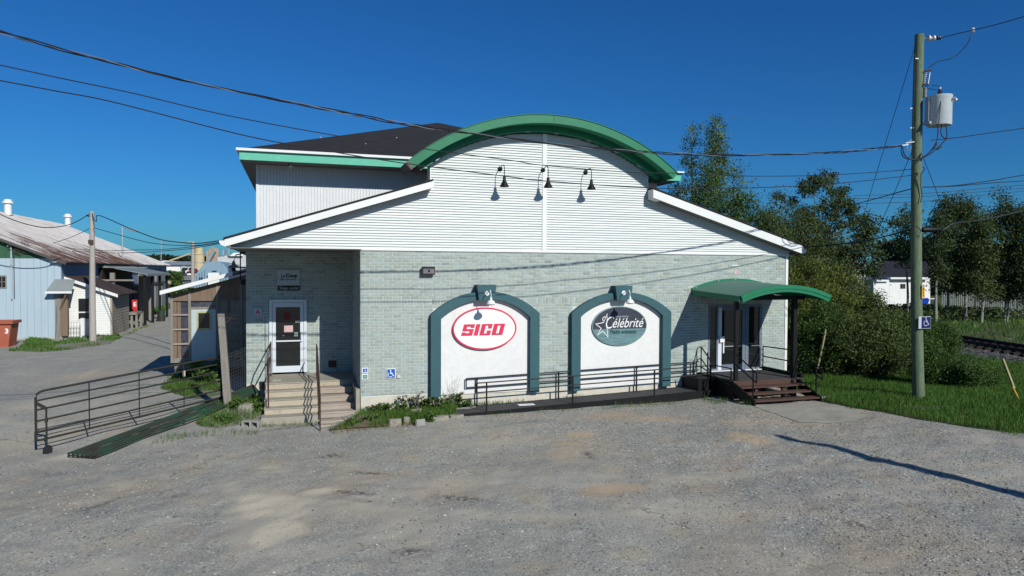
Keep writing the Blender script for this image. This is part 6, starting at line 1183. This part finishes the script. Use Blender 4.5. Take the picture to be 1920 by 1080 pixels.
T_(1886,364,53,76,'broad dark tree with forked pale trunks near the right edge', leaf_dark, bark_p, 28, oval, ncl=190, per=50, s=.09, csz=.45, bare=.2, stems=2, spread=.5); T_(1930,385,52,60,'dark tree cut by the right edge of the frame', leaf_dark, bark_p, 29, oval, ncl=130, per=48, s=.09, csz=.45, bare=.2)
T_(1560,450,50,70,'low dark thicket tree behind the big dark tree', leaf_mar, bark, 30, oval, ncl=150, per=45, bare=.03); T_(1500,430,46,90,'low dark thicket tree behind the rake end', leaf_mar, bark, 31, oval, ncl=150, per=50, bare=.03)
# shrubs along the right side
def shrub(px, D, topy, wpx, label, lf, seed, ncl=140, per=70, s=.055, csz=.34, stems=7): 
    b0 = at(px, 500, D); z0 = g(b0.x, b0.y); H = at(px, topy, D).z-z0; w_ = wpx/1290*D/2
    foliage(b0.x, b0.y, z0, H, lambda t_: w_*math.sqrt(max(.05, 1-((t_-.42)/.62)**2)), ncl*2, per*1.9, s*.64, csz, seed, .05, lf, bark, label, 'shrub', 'shrub', 'shrubs between shop and railway', stems=stems, limbs=42, bare=.06, spread=w_*.45)
shrub(1500,26.5,492,90,'yellowish green shrub directly behind the green canopy', leaf_yel, 41, 190, 80); shrub(1552,27,508,100,'tall olive shrub right of the canopy end', leaf_yel, 42, 230, 80); shrub(1603,27.5,552,84,'brownish green shrub in the middle of the thicket', leaf_mar, 43, 220, 75)
shrub(1665,26.5,596,80,'darker brownish shrub left of the utility pole', leaf_mar, 44, 190, 75); shrub(1535,25.5,575,80,'bright green lower shrub behind the leaning guy guard', leaf_mid, 45, 150, 70); shrub(1600,25.2,600,90,'dense low brownish shrub at the grass edge', leaf_mar, 46, 170, 75)
shrub(1655,25,610,80,'low reddish green shrub at the thicket front', leaf_mar, 47, 150, 75); shrub(1708,26.5,600,66,'mid green shrub partly behind the utility pole', leaf_mid, 48, 150, 70); shrub(1755,28,605,56,'small green shrub right behind the utility pole', leaf_mid, 49, 110, 65)
shrub(1490,28,520,70,'dense green shrub against the shop corner', leaf_mid, 50, 150, 70); shrub(1560,30,545,110,'dark shrub filling the back of the thicket', leaf_mar, 51, 230, 70)
shrub(1810,22.5,670,66,'low leafy shrub in the grass right of the utility pole', leaf_mid, 52, 80, 55, .04, .22); shrub(1850,23,690,50,'small leafy sprout clump near the right guy guard', leaf_mid, 53, 50, 45, .04, .2); shrub(1745,23,640,40,'narrow leafy shrub close behind the utility pole', leaf_mid, 54, 70, 50, .045, .25)
# weeds in the bed
def weed(px, py, h, w_, label, seed, lf=leaf_weed, per=16, s=.022, name='weed'):
    c = ground_at(px, py); foliage(c.x, min(c.y, -.12), c.z+.03, h, lambda t_: w_*.5*(.5+.5*math.sin(min(t_,1)*3.1)), 44, per, s, .05, seed, .008, lf, lf, label, name, 'weed', 'weeds in the planting bed', stems=5, limbs=30, bare=.1, spread=w_*.5)
wl = [(700,772,.30,.35,'leafy weed clump nearest the brick corner'),(722,770,.34,.35,'leafy weed clump second from the brick corner'),(742,768,.36,.4,'leafy weed clump under the large blue sign'),(768,765,.62,.55,'tallest leafy weed clump left of the left arch'),(785,770,.45,.4,'leafy weed just right of the tallest clump'),(800,764,.48,.4,'weed clump against the left foot of the arch surround'),(822,772,.50,.4,'leafy weed right of the arch foot'),(840,768,.36,.35,'pale weed before the white arch panel'),(858,765,.52,.32,'upright weed below the left end of the ramp rail'),(806,790,.30,.25,'small weed between the kerb stones'),(776,788,.28,.25,'small weed left of the square kerb stone'),(755,776,.34,.35,'low weed above the narrow kerb stone'),(872,762,.30,.25,'last weed clump next to the ramp'),(660,795,.16,.5,'low spreading weed before the wooden steps'),(690,790,.2,.4,'low weed at the front of the bed below the corner')]
for i, (px, py, h, w_, lb) in enumerate(wl): weed(px, py, h, w_, lb, 100+i)
for i, (px, py, h, w_, lb) in enumerate([(445,765,.30,.5,'leafy weed by the boulder left of the steps'),(480,770,.34,.4,'leafy weed against the left side of the steps'),(425,790,.2,.4,'small weed beside the folded gate end'),(370,672,.9,.8,'tall leafy weed against the pale blue shed door')]):
    c = ground_at(px, py) if i < 3 else Vector((-4.9,6.2,g(-4.9,6.2))); foliage(c.x, c.y, c.z+.02, h, lambda t_, w__=w_: w__*.5*(.5+.5*math.sin(min(t_,1)*3.1)), 60, 16, .024 if i < 3 else .05, .06 if i < 3 else .14, 130+i, .008, leaf_weed, leaf_weed, lb, 'weed', 'weed', 'weeds by the left entrance', stems=5, limbs=30, bare=.1, spread=w_*.5)
for i, (px, lb) in enumerate(((778,'dead dry stalk left of the arch surround'),(850,'tall dry stalk before the white arch panel'))):
    q = thing('dry_stalk', lb, 'dead plant', (0,0,0), 'dry stalks by the left arch'); mb = MB(); rr = random.Random(i+5); c = ground_at(px, 768); c.y = -.25; ORIG[q.name] = c.copy(); q.location = c
    for k in range(7 if i else 11):
        l_ = (1.0 if i else .62)*rr.uniform(.6,1.1); a = rr.uniform(-.35,.25); p = [c, c+Vector((a*l_*.4,-.05,l_*.5)), c+Vector((a*l_,-.05,l_))]; mb.tube(p, [.005,.004,.002], 4)
        for m_ in range(4): e = p[1].lerp(p[2], rr.random()); mb.tube([e, e+Vector((rr.uniform(-.12,.12),0,rr.uniform(.03,.12)))], .002, 3)
    mb.build('stalk', greyW, q)
# far forest and conifers
def mass(name, label, boxes, s, n_, lf, seed):
    rg = np.random.default_rng(seed); Ps = []
    for x0, x1, y0, y1, zb, zt_, cnt in boxes:
        x = rg.uniform(x0, x1, cnt); y = rg.uniform(y0, y1, cnt); hmax = zt_*(.72+.5*fbm(x, y*0+seed, .12, 4, seed)); Ps.append(np.stack([x, y, zb+(hmax-zb)*rg.random(cnt)**.7], 1))
    P = np.concatenate(Ps); V, F = leaves(P, s, rg); tb = .6+.8*rg.random(len(P)); o = fastmesh(name, V, F, lf, np.stack([tb]*3,1)); tag(o, label, 'forest', kind='stuff')
a = at(1440,500,125); b_ = at(2010,500,125)
mass('forest', 'distant dark green forest behind the white house', [(90,165,60,72,0,8.6,26000),(60,95,82,96,0,8.0,14000),(30,62,96,112,0,7.4,12000)], .55, 0, leaf_far, 3)
a = at(180,500,420); b_ = at(470,500,420)
mass('treeline', 'thin dark line of conifers on the left horizon', [(min(a.x,b_.x),max(a.x,b_.x),min(a.y,b_.y)-6,max(a.y,b_.y)+6,-1,11.5,9000)], 1.1, 0, leaf_far, 5)
mass('hedge', 'low scrub in front of the distant warehouse', [(-33,-22,118,124,-.5,3.2,5000),(-20,-10,90,94,-.4,.9,1500)], .28, 0, leaf_mid, 6)
mass('undergrowth', 'dark undergrowth below the trees beside the railway', [(26,40,26,34,0,.9,6000),(40,56,20,30,0,.9,6000)], .12, 0, leaf_mar, 7)

# ------------------------------------------------------------------ white house, bin, fence, railway
q = thing('white_house', 'white garage house with a low dark roof seen between the trees', 'house', at(1690,572,75)); yh = at(1640,540,75).y
def hs(name, m, pts, dep, off=0, par=None): return MB().prism([on_y(px, py, yh+off) for px, py in pts], yh+off, yh+off+dep).build(name, m, par or q)
hs('wall', whiteb, [(1638,577),(1638,528),(1668,528),(1668,577)], 8); hs('wall', whiteb, [(1668.2,577),(1668.2,524),(1744,524),(1744,577)], 8, .4); hs('roof_edge', white_trim, [(1644,528),(1644,524.5),(1667,524.5),(1667,528)], 8, -.3); hs('roof_edge', white_trim, [(1670,523.5),(1670,520),(1745,520),(1745,523.5)], 8, -.2)
yr = yh; pl = [on_y(px, py, yr+.5) for px, py in ((1636,524),(1750,521))]; pt = [on_y(px, py, yr+9) for px, py in ((1646,489),(1736,490))]
MB().add([(pl[0][0],yr+.2,pl[0][1]),(pl[1][0],yr+.2,pl[1][1]),(pt[1][0],yr+9,pt[1][1]),(pt[0][0],yr+9,pt[0][1])],[(0,1,2,3)]).build('roof', house_roof, q)
wq = hs('window', greyW, [(1689,541),(1689,532),(1698,532),(1698,541)], .05, .33); hs('window_pane', dark_glass, [(1690,540),(1690,533),(1693,533),(1693,540)], .04, .28, wq); hs('window_pane', dark_glass, [(1694.5,540),(1694.5,533),(1697,533),(1697,540)], .04, .28, wq); hs('door_trim', greySign, [(1666,572),(1666,533),(1673,533),(1673,534.5),(1667,534.5),(1667,572)], .05, .3)
hs('dark_annex', house_roof, [(1592,577),(1592,527),(1637.8,530),(1637.8,577)], 7, 1)
q = thing('gable_house', 'white gable peak of a dark roofed house behind the white garage', 'house', at(1720,510,95)); yh = at(1720,510,95).y; hs('gable', whiteb, [(1698,530),(1698,507),(1716,503),(1730,490),(1742,506),(1744,530)], 8); hs('roof', house_roof, [(1650,530),(1652,502),(1700,500),(1697,530)], 8, 1)
q = thing('gable_house', 'small pale gable peeking above the thicket left of the white garage', 'house', at(1608,510,95)); yh = at(1608,510,95).y; hs('gable', mat('pale_gable_vinyl', (.5,.52,.52), .7), [(1590,535),(1590,500),(1607,484),(1624,498),(1626,535)], 8)
q = thing('blue_bin', 'blue plastic bin beside the white house', 'bin', at(1736,575,70)); c = at(1728,577,70); u_ = 70/1290
MB().add([(c.x,c.y,c.z),(c.x+13*u_,c.y,c.z),(c.x+13*u_,c.y+.9,c.z),(c.x,c.y+.9,c.z),(c.x-1*u_,c.y-.1,c.z+16*u_),(c.x+17*u_,c.y-.1,c.z+16*u_),(c.x+17*u_,c.y+1,c.z+16*u_),(c.x-1*u_,c.y+1,c.z+16*u_)],[(0,3,2,1),(4,5,6,7),(0,1,5,4),(1,2,6,5),(2,3,7,6),(3,0,4,7)]).build('tub', tarp, q); MB().box(c.x-1.6*u_,c.y-.15,c.z+16*u_,c.x+18*u_,c.y+1.05,c.z+18*u_).build('lid', tarp, q)
q = thing('clothes_frame', 'thin white angle frame beside the blue bin', 'stand', at(1752,575,69)); MB().bar(at(1753,578,69), at(1753,560,69), .16).bar(at(1740,560,69), at(1753,560,69), .1).build('frame', white_trim, q)
FN = thing('old_picket_fence', 'dark weathered whitish board fence behind the trees at right', 'fence', at(1860,600,60)); rr = random.Random(8)
for k in range(62):
    px = 1765+k*3.6; D_ = 60-k*.02; a = at(px, 600, D_); zb_ = .0; zt_ = at(px, 549+rr.uniform(-2,3), D_).z
    if rr.random() < .08: continue
    MB().box(a.x, a.y, zb_, a.x+.125, a.y+.03, zt_).build('picket', fence_w, FN)
a = at(1765,575,60.1); b_ = at(1990,575,60.1-1.2)
for zz in (.5, 1.6): MB().bar(Vector((a.x,a.y+.06,zz)), Vector((b_.x,b_.y+.06,zz)), .08, .1).build('rail', fence_w, FN)
# railway: two rails on sleepers and a stone bed
f2 = Vector((sn, cs, 0)); r2 = Vector((cs, -sn, 0)); o2 = Vector((EYE[0], EYE[1], 0))
def rp(X_, Z_, z): p = o2+r2*X_+f2*Z_; return (p.x, p.y, z)
mb = MB(); seg = 16
for k in range(seg):
    z0_, z1_ = 14+k*4.5, 14+(k+1)*4.5; L4 = [rp(21.0,z0_,-.05), rp(21.9,z0_,.14), rp(24.9,z0_,.14), rp(25.8,z0_,-.05)]; L5 = [rp(21.0,z1_,-.05), rp(21.9,z1_,.14), rp(24.9,z1_,.14), rp(25.8,z1_,-.05)]
    mb.add(L4+L5, [(i, i+1, i+5, i+4) for i in range(3)])
o = mb.build('ballast_bed', ballast); o['kind'] = 'structure'
RW = thing('railway_track', 'rusty railway track on dark sleepers running behind the thicket', 'railway', rp(23.4,30,.14))
slm = None
for k in range(110):
    Z_ = 16+k*.6; c = rp(23.4, Z_, .145)
    if slm is None:
        mbx = MB(); h2 = Vector((0,0,.12)); q4 = [r2*sx_*1.25+f2*sy_*.12 for sx_, sy_ in ((-1,-1),(1,-1),(1,1),(-1,1))]; slm = bpy.data.meshes.new('sleeper'); vv = [v for v in q4]+[v+h2 for v in q4]
        slm.from_pydata([tuple(v) for v in vv], [], [(0,3,2,1),(4,5,6,7),(0,1,5,4),(1,2,6,5),(2,3,7,6),(3,0,4,7)]); slm.materials.append(sleeper)
    put('sleeper', slm, c, RW)
for X_ in (22.68, 24.12): MB().bar(rp(X_,14,.345), rp(X_,86,.345), .07, .16).build('rail', rail_m, RW)
tag(fastmesh('ballast_stones', *(lambda n_: ((lambda P, rg: ((OCT[None]*(.03+.04*rg.random((n_,1,1)))+P[:,None,:]).reshape(-1,3), (OF[None]+6*np.arange(n_)[:,None,None]).reshape(-1,3)))(np.array([rp(X_, Z_, .15) for X_, Z_ in zip(rng.uniform(21.3,25.5,n_), rng.uniform(22,50,n_))]), rng)))(6000), ballast), 'grey railway ballast stones along the track', 'ballast', kind='stuff')
